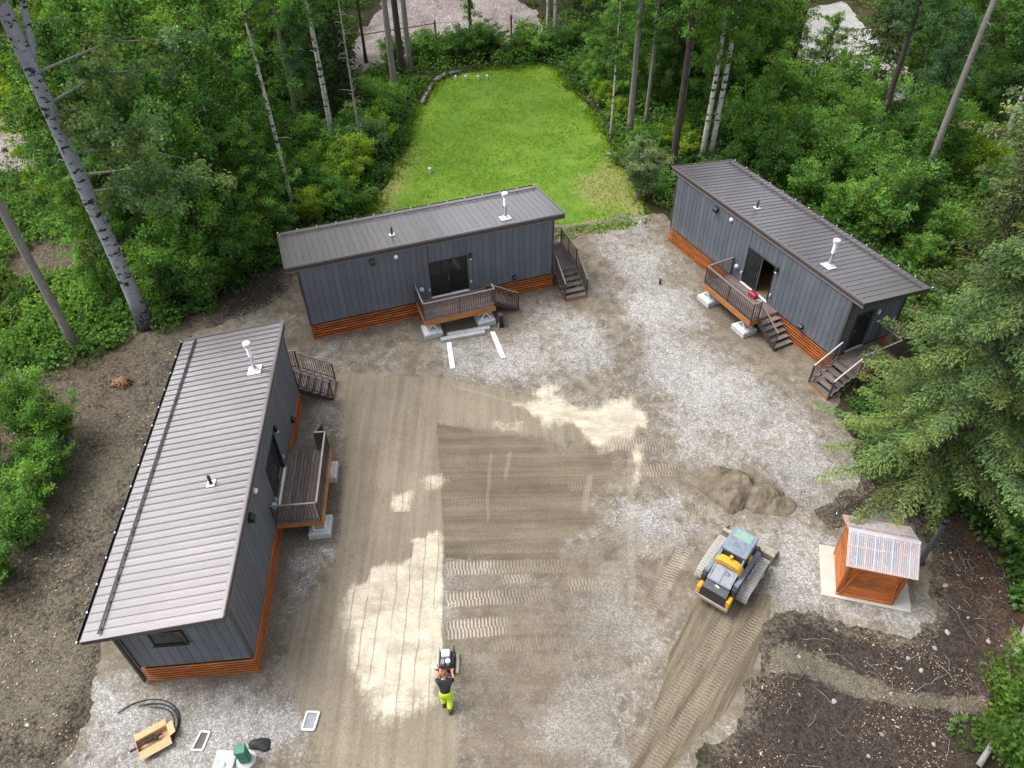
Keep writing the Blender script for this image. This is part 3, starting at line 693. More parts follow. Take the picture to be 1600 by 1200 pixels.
    lf = MB().bbox(D0 + .005, mid + .03, -.035, -.005, DZ0 + .01, DZ1 - .01, .01).build('door_leaf', 'window_dark', C)
    MB().tube([(mid - .03, -.06, 1.95), (mid - .03, -.06, 2.2)], .012, 6).build('handle', 'steel_pipe', lf)
    if not door_open:
        q = MB(); a, b, s_ = mid - .04, D1, .05
        q.box(a, a + s_, .01, .045, DZ0 + .01, DZ1).box(b - s_, b, .01, .045, DZ0 + .01, DZ1).box(a + s_, b - s_, .01, .045, DZ1 - s_, DZ1).box(a + s_, b - s_, .01, .045, DZ0 + .01, DZ0 + .08)
        gl = q.build('sliding_panel', 'black_plastic', C)
        MB().box(a + s_, b - s_, .022, .032, DZ0 + .08, DZ1 - s_).build('pane', 'glass', gl)
    else:
        q = MB().box(D0 + .05, D0 + .10, .01, .045, DZ0 + .01, DZ1).box(mid - .02, mid + .03, .01, .045, DZ0 + .01, DZ1)
        gl = q.build('sliding_panel', 'flashing', C)
    # fittings on the front wall
    hood('exhaust_hood', C, 3.42, 3.84, .26, .24, .20, 'black_plastic')
    link('round_vent', shared('rv', lambda: MB().tube([(0, 0, 0), (0, -.03, 0), (0, -.09, 0), (0, -.12, 0)], [.11, .11, .095, .05], 14).mesh('round_vent', 'white_paint', True)), C, (4.56, -.034, 3.83))
    lp = MB().bbox(-.075, .075, -.13, 0, -.10, .14, .015).build('wall_lamp', 'black_plastic', C, (8.18, -.034, 3.05))
    MB().bbox(-.055, .055, -.139, -.02, -.16, -.101, .01).build('lamp_lens', 'white_paint', lp)
    MB().tube([(0, 0, 0), (0, -.04, 0), (0, -.11, -.01), (0, -.15, -.02)], [.14, .14, .12, .06], 14).build('dryer_vent', 'grey_plastic', C, (5.60, -.034, 1.66), True)
    for u in (5.99, 8.15):
        link('outlet_cover', shared('oc', lambda: MB().bbox(-.055, .055, -.07, 0, -.08, .08, .02).mesh('outlet_cover', 'grey_plastic')), C, (u, -.034, 1.54))
    hood('intake_hood', C, 10.45, 1.23, .22, .18, .18, 'black_plastic')
    # left end window
    wf = MB(); s_ = .055
    wf.box(-.05, .06, 1.66, 1.66 + s_, 2.24, 3.01).box(-.05, .06, 2.71 - s_, 2.71, 2.24, 3.01).box(-.05, .06, 1.66 + s_, 2.71 - s_, 2.24, 2.24 + s_).box(-.05, .06, 1.66 + s_, 2.71 - s_, 3.01 - s_, 3.01)
    w_ = wf.build('window', 'black_plastic', C)
    MB().box(-.022, -.014, 1.66 + s_, 2.71 - s_, 2.24 + s_, 3.01 - s_).build('pane', 'glass', w_)
    MB().box(-.075, -.051, 1.62, 2.75, 2.20, 2.235).build('sill', 'black_plastic', w_)
    # entrance on the right end
    ef = MB().box(L - .02, L + .03, .62, .68, 1.02, 3.11).box(L - .02, L + .03, 1.62, 1.68, 1.02, 3.11).box(L - .02, L + .03, .68, 1.62, 3.05, 3.11).build('entrance_frame', 'trim_brown', C)
    el = MB().bbox(L - .01, L + .012, .685, 1.615, 1.03, 3.045, .005).build('entrance_door', 'window_dark', C)
    MB().tube([(L + .05, .76, 2.0), (L + .05, .76, 2.25)], .014, 6).build('handle', 'steel_pipe', el)
    MB().bbox(L - .02, L + .09, .6, 1.7, .985, 1.02, .01).build('threshold', 'grey_plastic', ef)
    MB().bbox(0, .09, -.06, .06, 0, .2, .015).build('entrance_lamp', 'flashing', C, (L + .035, 1.95, 2.75))
    return C

def cone(r0, r1, z0, z1, n=14):
    vs = [(r0 * math.cos(2 * math.pi * k / n), r0 * math.sin(2 * math.pi * k / n), z0) for k in range(n)] + [(r1 * math.cos(2 * math.pi * k / n), r1 * math.sin(2 * math.pi * k / n), z1) for k in range(n)]
    return vs, [(k, (k + 1) % n, n + (k + 1) % n, n + k) for k in range(n)] + [tuple(range(n, 2 * n))]

def railing(parent, a, b, h=1.0, posts=(0, 1), step=.118, low=.09):
    """railing from a to b (points on the walking surface); may slope"""
    a = Vector(a); b = Vector(b); up = Vector((0, 0, 1))
    r = MB().bar(a + up * low, b + up * low, .035, .035).build('railing', 'rail_bronze', parent)
    MB().bar(a + up * h, b + up * h, .065, .04).build('top_rail', 'rail_bronze_lit', r)
    n = max(2, int(round((b - a).length / step)))
    bh = h - low - .02
    for i in range(1, n):
        p = a + (b - a) * (i / n)
        link('baluster', shared(('bal', round(bh, 2)), lambda: MB().box(-.011, .011, -.011, .011, 0, bh).mesh('baluster', 'rail_bronze')), r, p + up * low)
    for t in posts:
        p = a + (b - a) * t
        link('post', shared(('post', round(h, 2)), lambda: MB().bbox(-.03, .03, -.03, .03, -.02, h + .005, .006).mesh('post', 'rail_bronze')), r, p)
    return r

def deck(key, label):
    x, y, th = CABS[key]
    O = empty('deck', (x, y, 0), th, label, 'deck', 'front decks of the cabins')
    nb = 12; bw = (KV - .05) / nb
    for i in range(nb):
        v0 = -.05 - (i + 1) * bw
        link('deck_board', shared('db', lambda: MB().bbox(0, K1 - K0 - .02, 0, bw - .012, -.035, 0, .004).mesh('deck_board', 'deck_wood')), O, (K0 + .01, v0, KZ))
    MB().box(K0, K1, -KV - .035, -KV, KZ - .29, KZ - .012).build('rim_board', 'rim_wood', O)
    for u in (K0, K1 - .035):
        MB().box(u, u + .035, -KV, -.05, KZ - .29, KZ - .04).build('rim_board', 'rim_wood', O)
    for v in (-.5, -1.1, -1.5):
        MB().box(K0 + .04, K1 - .04, v - .025, v + .025, KZ - .25, KZ - .045).build('joist', 'rim_wood', O)
    railing(O, (K0 + .03, -KV + .03, KZ), (K1 - .03, -KV + .03, KZ), 1.02, (0, .5, 1))
    railing(O, (K0 + .03, -KV + .09, KZ), (K0 + .03, -.07, KZ), 1.02, (1,))
    railing(O, (K1 - .03, -KV + .09, KZ), (K1 - .03, -1.28, KZ), 1.02, (1,))
    # stairs off the right end, along the wall
    n = 5
    for i in range(n):
        z = KZ - (i + 1) * KZ / 6; u = K1 + .02 + i * .27
        link('tread', shared('tr1', lambda: MB().bbox(0, .29, -1.26, -.1, -.045, 0, .006).mesh('tread', 'tread_wood')), O, (u, 0, z))
    for v in (-1.24, -.14):
        MB().add([(K1 + .01, v - .02, KZ - .05), (K1 + .01, v - .02, KZ - .33), (K1 + 1.28, v - .02, .005), (K1 + 1.42, v - .02, .005), (K1 + 1.42, v - .02, .10),
                  (K1 + .01, v + .02, KZ - .05), (K1 + .01, v + .02, KZ - .33), (K1 + 1.28, v + .02, .005), (K1 + 1.42, v + .02, .005), (K1 + 1.42, v + .02, .10)],
                 [(0, 1, 2, 3, 4), (9, 8, 7, 6, 5)] + [(i, 5 + i, 5 + (i + 1) % 5, (i + 1) % 5) for i in range(5)]).build('stringer', 'rail_bronze', O)
    railing(O, (K1 + .08, -1.27, KZ - .1), (K1 + 1.36, -1.27, .14), .98, (1,))
    # footings with white steel supports
    for u in (5.62, 8.36):
        f = MB().add([(-.46, -.42, 0), (.46, -.42, 0), (.46, .42, 0), (-.46, .42, 0), (-.46, -.42, .26), (.46, -.42, .26), (.46, .42, .26), (-.46, .42, .26), (-.40, -.36, .32), (.40, -.36, .32), (.40, .36, .32), (-.40, .36, .32)],
                     [(3, 2, 1, 0), (8, 9, 10, 11)] + [(i, (i + 1) % 4, 4 + (i + 1) % 4, 4 + i) for i in range(4)] + [(4 + i, 4 + (i + 1) % 4, 8 + (i + 1) % 4, 8 + i) for i in range(4)]).build('footing', 'concrete', O, (u, -1.52, 0))
        s = MB(); t = KZ - .30 - .32
        for v in (-.22, .22):
            s.bar((-.28, v, .01), (.28, v, .01), .045, .045).bar((-.27, v, .02), (0, v, t), .04, .04).bar((.27, v, .02), (0, v, t), .04, .04)
        for uu in (-.28, .28): s.bar((uu, -.22, .012), (uu, .22, .012), .04, .04)
        s.bar((0, -.24, t), (0, .24, t), .06, .04)
        s.build('steel_support', 'white_paint', f, (0, 0, .32))
    return O

def landing(key, label):
    x, y, th = CABS[key]
    O = empty('landing_stairs', (x, y, 0), th, label, 'stairs', 'end stairs of the cabins')
    u0, u1, v0, v1 = L + .10, L + 1.44, .03, 2.35
    nb = 10; bw = (u1 - u0) / nb
    for i in range(nb):
        link('landing_board', shared('lb', lambda: MB().bbox(0, v1 - v0, 0, bw - .012, -.035, 0, .004).mesh('landing_board', 'deck_wood')), O, (u0 + (i + 1) * bw, v0, KZ), (0, 0, math.pi / 2))
    MB().box(u1, u1 + .035, v0, v1, KZ - .24, KZ - .012).build('rim_board', 'rim_wood', O)
    MB().box(u0, u1, v1, v1 + .035, KZ - .24, KZ - .012).build('rim_board', 'rim_wood', O)
    MB().box(u0, u1, v0 - .03, v0 - .002, KZ - .2, KZ - .012).build('riser_board', 'deck_wood', O)
    for u in (u0 + .05, u1 - .05):
        for v in (.2, v1 - .1): MB().box(u - .045, u + .045, v - .045, v + .045, 0.0, KZ - .04).build('leg', 'rail_bronze', O)
    n = 5
    for i in range(n):
        z = KZ - (i + 1) * KZ / 6; v = v0 - .03 - i * .285
        link('tread', shared('tr2', lambda: MB().bbox(u0 + .09, u1 - .04, -.30, 0, -.045, 0, .006).mesh('tread', 'tread_wood')), O, (0, v, z))
    MB().box(u0 + .09, u1 - .04, v0 - 1.47, v0 - 1.43, .0, .10).build('base_plank', 'rim_wood', O)
    for u in (u0 + .11, u1 - .07):
        MB().add([(u - .02, v0 - .01, KZ - .22), (u - .02, v0 - .01, KZ - .45), (u - .02, v0 - 1.30, .005), (u - .02, v0 - 1.42, .005), (u - .02, v0 - 1.42, .08),
                  (u + .02, v0 - .01, KZ - .22), (u + .02, v0 - .01, KZ - .45), (u + .02, v0 - 1.30, .005), (u + .02, v0 - 1.42, .005), (u + .02, v0 - 1.42, .08)],
                 [(4, 3, 2, 1, 0), (5, 6, 7, 8, 9)] + [((i + 1) % 5, 5 + (i + 1) % 5, 5 + i, i) for i in range(5)]).build('stringer', 'rail_bronze', O)
    railing(O, (u1 - .03, v1 - .05, KZ), (u1 - .03, v0 + .05, KZ), 1.02, (0, .5, 1))
    railing(O, (u0 + .05, v1 - .03, KZ), (u1 - .09, v1 - .03, KZ), 1.02, (0,))
    railing(O, (u1 - .03, v0 - .05, KZ - .08), (u1 - .03, v0 - 1.44, .15), .98, (1,))
    railing(O, (u0 + .10, v0 - .03, KZ - .06), (u0 + .10, v0 - 1.44, .15), .98, (0, 1))
    return O

cabin('A', 'dark grey cabin at left seen mostly from its long brown metal roof', False, .0)
cabin('B', 'dark grey cabin in front of the green lawn with closed glass door', False, .0)
cabin('C', 'dark grey cabin at right with open doorway and wood edge behind', True, .0)
deck('A', 'railed deck on the right side of the left cabin, beside tan ground')
deck('B', 'railed deck of the cabin before the lawn, pale boards lying in front')
deck('C', 'railed deck of the right cabin with a red bag on it')
landing('A', 'dark railed stairs at the far end of the left cabin')
landing('B', 'open tread stairs and landing at the right end of the lawn cabin')
landing('C', 'railed end stairs of the right cabin half hidden by the spruce')

# ------------------------------------------------------------------ things in the yard
simple('machine_grey', (.16, .19, .235), .45, var=.28, nscale=4, objvar=.05)
simple('machine_dark', (.022, .024, .028), .5, var=.2)
simple('machine_yellow', (.56, .30, .022), .45, var=.12)
simple('track_rubber', (.36, .345, .32), .9, var=.22, nscale=5)
simple('bucket_steel', (.30, .265, .215), .6, metal=.2, var=.25, nscale=4)
simple('green_glass', (.19, .31, .25), .15, var=.1)
simple('screen_grey', (.20, .215, .235), .4, var=.2, nscale=9)
simple('cardboard', (.50, .32, .17), .85, var=.1)
simple('utility_green', (.015, .16, .095), .5)
simple('hivis', (.50, .70, .03), .75, var=.08)
simple('shirt_black', (.018, .018, .022), .85, var=.2)
simple('skin', (.42, .24, .17), .6, var=.06)
simple('hair_red', (.16, .045, .03), .6, var=.2, nscale=30)
simple('boot', (.05, .035, .025), .7)
simple('glove_orange', (.62, .16, .05), .7)
simple('pipe_black', (.010, .012, .016), .35)
simple('rust_red', (.11, .035, .028), .7, var=.2)
simple('rotten_wood', (.20, .105, .05), .9, var=.45, nscale=9, bump=.6)
simple('stone_pale', (.24, .23, .215), .9, var=.2, nscale=8, bump=.3, objvar=.25)
simple('galvanized', (.46, .48, .48), .45, metal=.4, var=.2)
simple('grate_brown', (.105, .075, .068), .8, var=.2, nscale=20)

def track_loader():
    O = empty('track_loader', (7.82, 15.42, .0), math.radians(52), 'grey and yellow compact track loader with front bucket by the sand pile', 'track loader')
    # tracks
    prof = [(-.70, .01), (.70, .01), (.95, .20), (1.0, .42), (.90, .60), (.55, .70), (-.55, .72), (-.88, .66), (-.99, .46), (-.93, .20)]
    for sg in (1, -1):
        y0, y1 = sorted((sg * .58, sg * 1.0))
        t = MB().prism_y(prof, y0, y1).build('track', 'track_rubber', O)
        P = [Vector((p[0], 0, p[1])) for p in prof]; per = 0; k = 0
        lug = shared('lug', lambda: MB().bbox(-.028, .028, -.205, .205, -.005, .035, .006).mesh('lug', 'track_rubber'))
        for i in range(len(P)):
            a, b = P[i], P[(i + 1) % len(P)]; ln = (b - a).length; e = (b - a) / ln; nrm = Vector((e.z, 0, -e.x)); m = max(1, int(ln / .105))
            for j in range(m):
                p = a + e * (ln * (j + .5) / m)
                o = link('lug', lug, t, (p.x, (y0 + y1) / 2, p.z)); o.rotation_euler = (0, math.atan2(nrm.x, nrm.z), 0)
        for xx, zz, rr in ((-.70, .40, .20), (.72, .38, .20), (-.25, .22, .13), (.2, .22, .13)):
            ys = sg * 1.005; MB().tube([(xx, ys - .02, zz), (xx, ys + .02, zz)], rr, 14).build('wheel', 'machine_dark', t)
    MB().bbox(-1.25, 1.0, -.54, .54, .22, 1.02, .05).build('chassis', 'machine_dark', O)
    # engine hood at the back
    hd = MB().add([(-1.74, -.50, .45), (-1.74, .50, .45), (-1.0, .50, .45), (-1.0, -.50, .45), (-1.70, -.44, 1.02), (-1.70, .44, 1.02), (-1.38, .43, 1.18), (-1.38, -.43, 1.18), (-1.0, .42, 1.22), (-1.0, -.42, 1.22)],
                  [(0, 1, 2, 3), (0, 4, 5, 1), (4, 7, 6, 5), (7, 9, 8, 6), (3, 2, 8, 9), (1, 5, 6, 8, 2), (0, 3, 9, 7, 4)]).build('engine_hood', 'machine_dark', O)
    MB().bbox(-1.79, -1.735, -.62, .62, .42, .56, .015).build('rear_bumper', 'bucket_steel', O)
    for a, b in (((-1.68, -.30, 1.04), (-1.42, .36, 1.172)), ((-1.42, -.36, 1.172), (-1.68, .30, 1.04))):
        MB().bar(a, b, .012, .014).build('crease', 'machine_grey', hd)
    MB().add([(x, y, 1.127 + (x + 1.5) * .5 + z) for z in (0, .006) for x, y in ((-1.535, -.07), (-1.50, -.08), (-1.475, -.02), (-1.47, .05), (-1.50, .09), (-1.515, .03))],
             [(0, 1, 2, 3, 4, 5), (11, 10, 9, 8, 7, 6)] + [(i, 6 + i, 6 + (i + 1) % 6, (i + 1) % 6) for i in range(6)]).build('emblem', 'white_paint', hd)
    for sg in (1, -1):
        y0, y1 = sorted((sg * .46, sg * .62))
        MB().bbox(-1.72, -1.42, y0, y1, .50, .92, .03).build('tail_block', 'machine_yellow', O)
        y0, y1 = sorted((sg * .45, sg * .66))
        MB().bbox(-1.42, -1.05, y0, y1, .72, 1.30, .05).build('arm_tower', 'machine_dark', O)
        # lift arm: a folded box bar from the rear pivot down to the bucket
        y0, y1 = sg * .47, sg * .62
        pr = [(-1.30, 1.18), (-1.28, 1.40), (.35, 1.16), (.75, 1.02), (1.18, .42), (1.22, .18), (1.08, .16), (.98, .46), (.62, .84), (.30, .96)]
        MB().prism_y(pr, min(y0, y1), max(y0, y1)).build('lift_arm', 'machine_grey', O)
        MB().tube([(-.5, sg * .66, .95), (.3, sg * .66, .9)], .05, 8).build('lift_cylinder', 'steel_pipe', O)
        MB().bbox(-.08, .14, min(sg * .40, sg * .50), max(sg * .40, sg * .50), 1.2, 1.5, .03).build('side_bracket', 'machine_yellow', O)
    # cab
    cab = MB().add([(-.95, -.42, 1.0), (-.95, .42, 1.0), (.86, .42, .95), (.86, -.42, .95), (-.56, -.40, 2.0), (-.56, .40, 2.0), (.42, .38, 2.0), (.42, -.38, 2.0)],
                   [(0, 1, 2, 3), (4, 7, 6, 5), (0, 4, 5, 1), (1, 5, 6, 2), (2, 6, 7, 3), (3, 7, 4, 0)]).build('cab', 'machine_dark', O)
    rf = MB().bbox(-.60, .48, -.46, .46, 2.0, 2.10, .05).build('cab_roof', 'machine_grey', O)
    MB().bbox(.02, .40, -.32, .32, 2.085, 2.112, .02).build('skylight', 'green_glass', rf)
    MB().box(.50, .515, -.38, .38, 1.2, 1.95).build('windscreen', 'glass', cab)
    # yellow torque tube arching behind the roof
    am = MB(); k_ = 11
    for xx in (-.92, -.64):
        for rr, zz in ((.50, .52), (.36, .34)):
            am.v += [(xx - .06 * math.sin(a), rr * math.copysign(abs(math.cos(a)) ** .6, math.cos(a)), 1.36 + zz * math.sin(a) ** .6) for a in np.linspace(0, math.pi, k_)]
    for i in range(k_ - 1):
        a_, b_, c_, d_ = i, k_ + i, 2 * k_ + i, 3 * k_ + i
        am.f += [(a_, a_ + 1, b_ + 1, b_), (c_, d_, d_ + 1, c_ + 1), (a_, c_, c_ + 1, a_ + 1), (b_, b_ + 1, d_ + 1, d_)]
    am.f += [(0, k_, 3 * k_, 2 * k_), (k_ - 1, 3 * k_ - 1, 4 * k_ - 1, 2 * k_ - 1)]
    am.build('arm_crossmember', 'machine_yellow', O)
    MB().tube([(-.74, 0, 1.9), (-.74, 0, 2.02)], .06, 10).build('beacon', 'machine_yellow', O)
    # rear screen with grey frame
    A = [(-1.44, -.40, 1.24), (-1.44, .40, 1.24), (-.90, .40, 1.58), (-.90, -.40, 1.58)]
    sc_ = MB().hexa([Vector(p) - Vector((0, 0, .05)) for p in A] + [Vector(p) for p in A]).build('rear_screen', 'screen_grey', O)
    for i in range(4): MB().bar(Vector(A[i]) + Vector((0, 0, .01)), Vector(A[(i + 1) % 4]) + Vector((0, 0, .01)), .06, .05).build('screen_bar', 'machine_grey', sc_)
    MB().bar((-1.44, 0, 1.25), (-.90, 0, 1.59), .03, .03).build('screen_bar', 'machine_grey', sc_)
    for sg in (1, -1): MB().bar((-.90, sg * .40, 1.59), (-.60, sg * .40, 1.98), .05, .05).build('cab_pillar', 'machine_grey', O)
    MB().bbox(-1.14, -1.04, -.18, -.04, 1.46, 1.53, .01).build('exhaust', 'steel_pipe', O)
    # bucket
    pr = [(1.20, .06), (1.24, .50), (1.34, .58), (1.36, .54), (1.30, .46), (1.30, .14), (1.40, .06), (1.92, .04), (1.92, .015), (1.32, .01)]
    bk = MB().prism_y(pr, -1.0, 1.0).build('bucket', 'bucket_steel', O)
    for sg in (1, -1):
        y0, y1 = sorted((sg * .975, sg * 1.012)); MB().prism_y([(1.22, .03), (1.22, .52), (1.36, .57), (1.55, .36), (1.94, .09), (1.94, .02)], y0, y1).build('bucket_side', 'bucket_steel', bk)
    for yy in (-.6, 0, .6): MB().bbox(1.245, 1.30, yy - .03, yy + .03, .1, .545, .01).build('bucket_rib', 'bucket_steel', bk)
    q = MB().bbox(1.08, 1.20, -.55, .55, .14, .62, .02).build('quick_coupler', 'machine_dark', O)
    return O
track_loader()

# sand heap
def pile_mat():
    t = NT('heap_sand'); a = t.noise(1.4, None, 5, .7); b = t.noise(12, None, 5, .75)
    c = t.mix(t.ramp(a, .35, .65), (.110, .090, .064), (.190, .158, .115)); c = t.mix(t.ramp(b, .5, .8), c, (.25, .218, .165))
    t.set(Base_Color=c, Roughness=.95, Specular_IOR_Level=.15); t.bump(b, .8, .04); MT['heap_sand'] = t.m
pile_mat()
def heap():
    n = 130; xs = np.linspace(-3.2, 3.2, n); ys = np.linspace(-2.8, 2.8, n); x, y = np.meshgrid(xs, ys)
    nz = fbm(x * 1.5 + 5, y * 1.5, 3) - .5; nf = fbm(x * 2.6, y * 2.6, 4) - .5
    h = np.zeros_like(x)
    for (px_, py_, hh, rr) in ((-.85, .95, .55, 1.0), (-.1, .35, .95, 1.2), (.65, .0, .85, 1.1), (1.15, -.35, .45, .8)):
        h = np.maximum(h, hh * np.clip(1 - np.hypot(x - px_, (y - py_) * 1.15) / rr - nz * .8, 0, 1))
    cutp = .10 + (y + 1.05 + nz * 1.2) * .55 + .30 * np.abs(x + .1) ** 2
    h = np.where(cutp < h, np.maximum(cutp, 0), h)
    h = h + nf * .26 * sstep(h, .03, .3) + (fbm(x * 7, y * 7, 14) - .5) * .12 * sstep(h, .02, .1)
    h = np.where(h > .012, h, -.06)
    V = np.stack([x, y, h], -1).reshape(-1, 3); I = np.arange(n * n).reshape(n, n)
    F = np.stack([I[:-1, :-1], I[:-1, 1:], I[1:, 1:], I[1:, :-1]], -1).reshape(-1, 4)
    keep = V[F][:, :, 2].max(1) > -.03
    o = link('sand_pile', fast_mesh('sand_pile', V, F[keep], 'heap_sand', True), None, (9.1, 18.85, 0.0))
    tag(o, 'brown heap of moist sand on the gravel behind the track loader', 'sand pile')
heap()

# firewood shelter with clear corrugated roof
def shelter():
    O = empty('wood_shelter', (11.34, 14.50, .05), math.radians(-15.3), 'orange cedar firewood shelter with clear corrugated gable roof on concrete pad', 'shed')
    w, d, he, hr = 1.88, 1.80, 2.02, 2.55
    for u in (.06, w - .06):
        for v in (.06, d - .06): MB().bbox(u - .06, u + .06, v - .06, v + .06, 0, he, .008).build('post', 'cedar_v', O)
    nb = 7; bh = (he - .25) / nb
    for i in range(nb):
        z = .10 + i * bh
        if True:
            MB().bbox(.12, w - .12, .03, .06, z, z + bh - .012, .006).build('wall_board', 'cedar', O)
        MB().bbox(.12, w - .12, d - .06, d - .03, z, z + bh - .012, .006).build('wall_board', 'cedar', O)
        for u in (.0, w - .03):
            b = MB().bbox(0, d - .02, -.03, 0, z, z + bh - .012, .006).build('wall_board', 'cedar', O, (u + (.0 if u < .1 else .03), .01, 0)); b.rotation_euler = (0, 0, math.pi / 2)
            if u < .1: b.location.x = .0
    for u in (-.03, w + .03):   # gable boards
        MB().add([(u - .015, 0, he - .12), (u - .015, d, he - .12), (u - .015, d, he), (u - .015, d / 2, hr - .08), (u - .015, 0, he), (u + .015, 0, he - .12), (u + .015, d, he - .12), (u + .015, d, he), (u + .015, d / 2, hr - .08), (u + .015, 0, he)],
                 [(0, 4, 3, 2, 1), (5, 6, 7, 8, 9)] + [(i, (i + 1) % 5, 5 + (i + 1) % 5, 5 + i) for i in range(5)]).build('gable_board', 'cedar', O)
    MB().bbox(.0, w, -.02, .03, .02, .12, .01).build('sill_beam', 'cedar', O)
    MB().bar((.08, -.015, .15), (.42, -.015, 1.9), .03, .08).build('brace', 'cedar', O)
    MB().bar((w - .08, -.015, .15), (w - .30, -.015, 1.9), .03, .08).build('brace', 'cedar', O)
    ov, oe = .19, .18
    fz = he + .04
    def slope(v): return hr - abs(v - d / 2) * (hr - fz) / (d / 2)
    for u in np.linspace(-ov + .03, w + ov - .03, 5):
        for s, v0 in ((1, -oe), (-1, d + oe)):
            MB().bar((u, v0, slope(v0) - .05), (u, d / 2, hr - .05), .05, .075).build('rafter', 'cedar', O)
    for v in (-oe + .02, d / 4, d / 2 - .1, d / 2 + .1, 3 * d / 4, d + oe - .02):
        MB().bar((-ov, v, slope(v) + .012), (w + ov, v, slope(v) + .012), .07, .035).build('purlin', 'cedar', O)
    # corrugated sheets
    for s, v0 in (('front', -oe - .03), ('back', d + oe + .03)):
        n = 140; us = np.linspace(-ov - .02, w + ov + .02, n); cz = .012 * np.sin(np.arange(n) * math.pi / 2)
        V = []; 
        for k in range(2):
            v = v0 if k == 0 else d / 2; z = slope(v) + .05
            V.append(np.stack([us, np.full(n, v), z + cz], -1))
        V = np.concatenate(V); F = np.stack([np.arange(n - 1), np.arange(1, n), np.arange(n + 1, 2 * n), np.arange(n, 2 * n - 1)], -1)
        if s == 'back': F = F[:, ::-1]
        link('roof_sheet', fast_mesh('roof_sheet', V, F, 'polycarbonate', True), O)
    rc = MB(); n = 48
    for i in range(n):
        u = -ov + (w + 2 * ov) * i / (n - 1)
    MB().add([(-ov - .02, d / 2 - .09, hr + .045), (w + ov + .02, d / 2 - .09, hr + .045), (-ov - .02, d / 2, hr + .085), (w + ov + .02, d / 2, hr + .085), (-ov - .02, d / 2 + .09, hr + .045), (w + ov + .02, d / 2 + .09, hr + .045)],
             [(0, 1, 3, 2), (2, 3, 5, 4)]).build('ridge_cap', 'polycarbonate', O)
    for u in np.linspace(-ov + .3, w + ov - .3, 4):
        for s in (1,): MB().bar((u, -oe - .03, slope(-oe) + .075), (u, d / 2, hr + .072), .03, .01).build('lap_strip', 'polycarbonate', O)
    # split logs inside
    lr = random.Random(5)
    for i in range(26):
        u = .25 + (i % 7) * .2 + lr.uniform(-.03, .03); z = .12 + (i // 7) * .2; r = lr.uniform(.07, .10)
        MB().tube([(u, .35, z), (u, .35 + .9 + lr.uniform(-.1, .1), z)], r, 7).build('firewood', 'cedar', O)
    return O
pad = MB().bbox(0, 3.0, 0, 2.2, 0, .05, .012).build('concrete_pad', 'concrete_pad', None, (10.84, 14.49, .004)); pad.rotation_euler = (0, 0, math.radians(-14.8))
tag(pad, 'thin tan concrete pad under the orange firewood shelter', 'pad')
shelter()
bp = empty('black_post', (14.85, 15.75, 0), 0, 'slim black post standing beside the firewood shelter', 'post')
MB().tube([(0, 0, -.05), (0, 0, .06), (0, 0, .07), (0, 0, 2.45)], [.16, .16, .10, .10], 14).build('shaft', 'pipe_black', bp, None, True)
MB().tube([(0, 0, 2.44), (0, 0, 2.60), (0, 0, 2.64)], [.125, .125, .08], 14).build('post_cap', 'pipe_black', bp, None, True)

# boards and beams in front of the middle deck
def plank(name, a, b, w, h, mat, label, z=.0):
    a = Vector((*a, 0)); b = Vector((*b, 0)); ln = (b - a).length
    o = MB().bbox(-ln / 2, ln / 2, -w / 2, w / 2, 0, h, .006).build(name, mat, None, ((a.x + b.x) / 2, (a.y + b.y) / 2, z + .004))
    o.rotation_euler = (0, 0, math.atan2(b.y - a.y, b.x - a.x)); return tag(o, label, name.split('_')[-1])
plank('pale_board', (-3.05, 28.75), (-2.78, 26.85), .24, .05, 'pale_board', 'pale board on gravel, left of two lying towards the camera')
plank('pale_board', (-.92, 29.5), (-.38, 27.5), .24, .05, 'pale_board', 'pale board on gravel, right of two lying towards the camera')
plank('metal_beam', (-3.45, 28.92), (-1.30, 29.45), .24, .14, 'galvanized', 'grey beam lying nearest the camera before the middle deck')
plank('metal_beam', (-3.15, 29.28), (-1.05, 29.78), .24, .14, 'galvanized', 'grey beam lying behind its twin before the middle deck')
bo = empty('bollard', (-.49, 29.95, 0), .3, 'short black bollard beside the middle deck stairs', 'bollard')
MB().bbox(-.11, .11, -.11, .11, 0, .72, .015).build('shaft', 'black_plastic', bo)
MB().bbox(-.13, .13, -.13, .13, .72, .80, .02).build('post_cap', 'rail_bronze', bo)
MB().tube([(.16, -.02, .0), (.22, .05, .25), (.26, .02, .4), (.3, -.1, .1), (.33, -.1, .02)], .012, 6).build('cable', 'black_rubber', bo)
MB().tube([(-.14, -.05, .0), (-.14, -.06, .28)], .02, 6).build('conduit', 'white_paint', bo)

# red bag on the right cabin's deck
x, y, th = CABS['C']; c, s = math.cos(th), math.sin(th); pu, pv = 7.35, -.33
rb = empty('tool_bag', (x + c * pu - s * pv, y + s * pu + c * pv, KZ), th, 'dark red tool bag on the deck of the right cabin', 'bag')
MB().bbox(-.26, .26, -.14, .14, 0, .26, .05).build('body', 'red_paint', rb)
MB().tube([(-.16, 0, .25), (-.12, 0, .36), (.12, 0, .36), (.16, 0, .25)], .014, 6).build('handle', 'black_rubber', rb)
MB().bbox(-.27, -.2, -.1, .1, .05, .2, .02).build('side_pocket', 'black_plastic', rb)
pu, pv = 7.72, -.12
tl = empty('white_hose', (x + c * pu - s * pv, y + s * pu + c * pv, KZ), th, 'loose white hose on the threshold of the right cabin', 'hose')
MB().tube([(-.2, -.1, .02), (-.05, -.2, .02), (.12, -.1, .02), (.1, .06, .05), (.02, .1, .07)], .02, 7).build('coil', 'white_paint', tl, None, True)
pu, pv = 7.72, .6
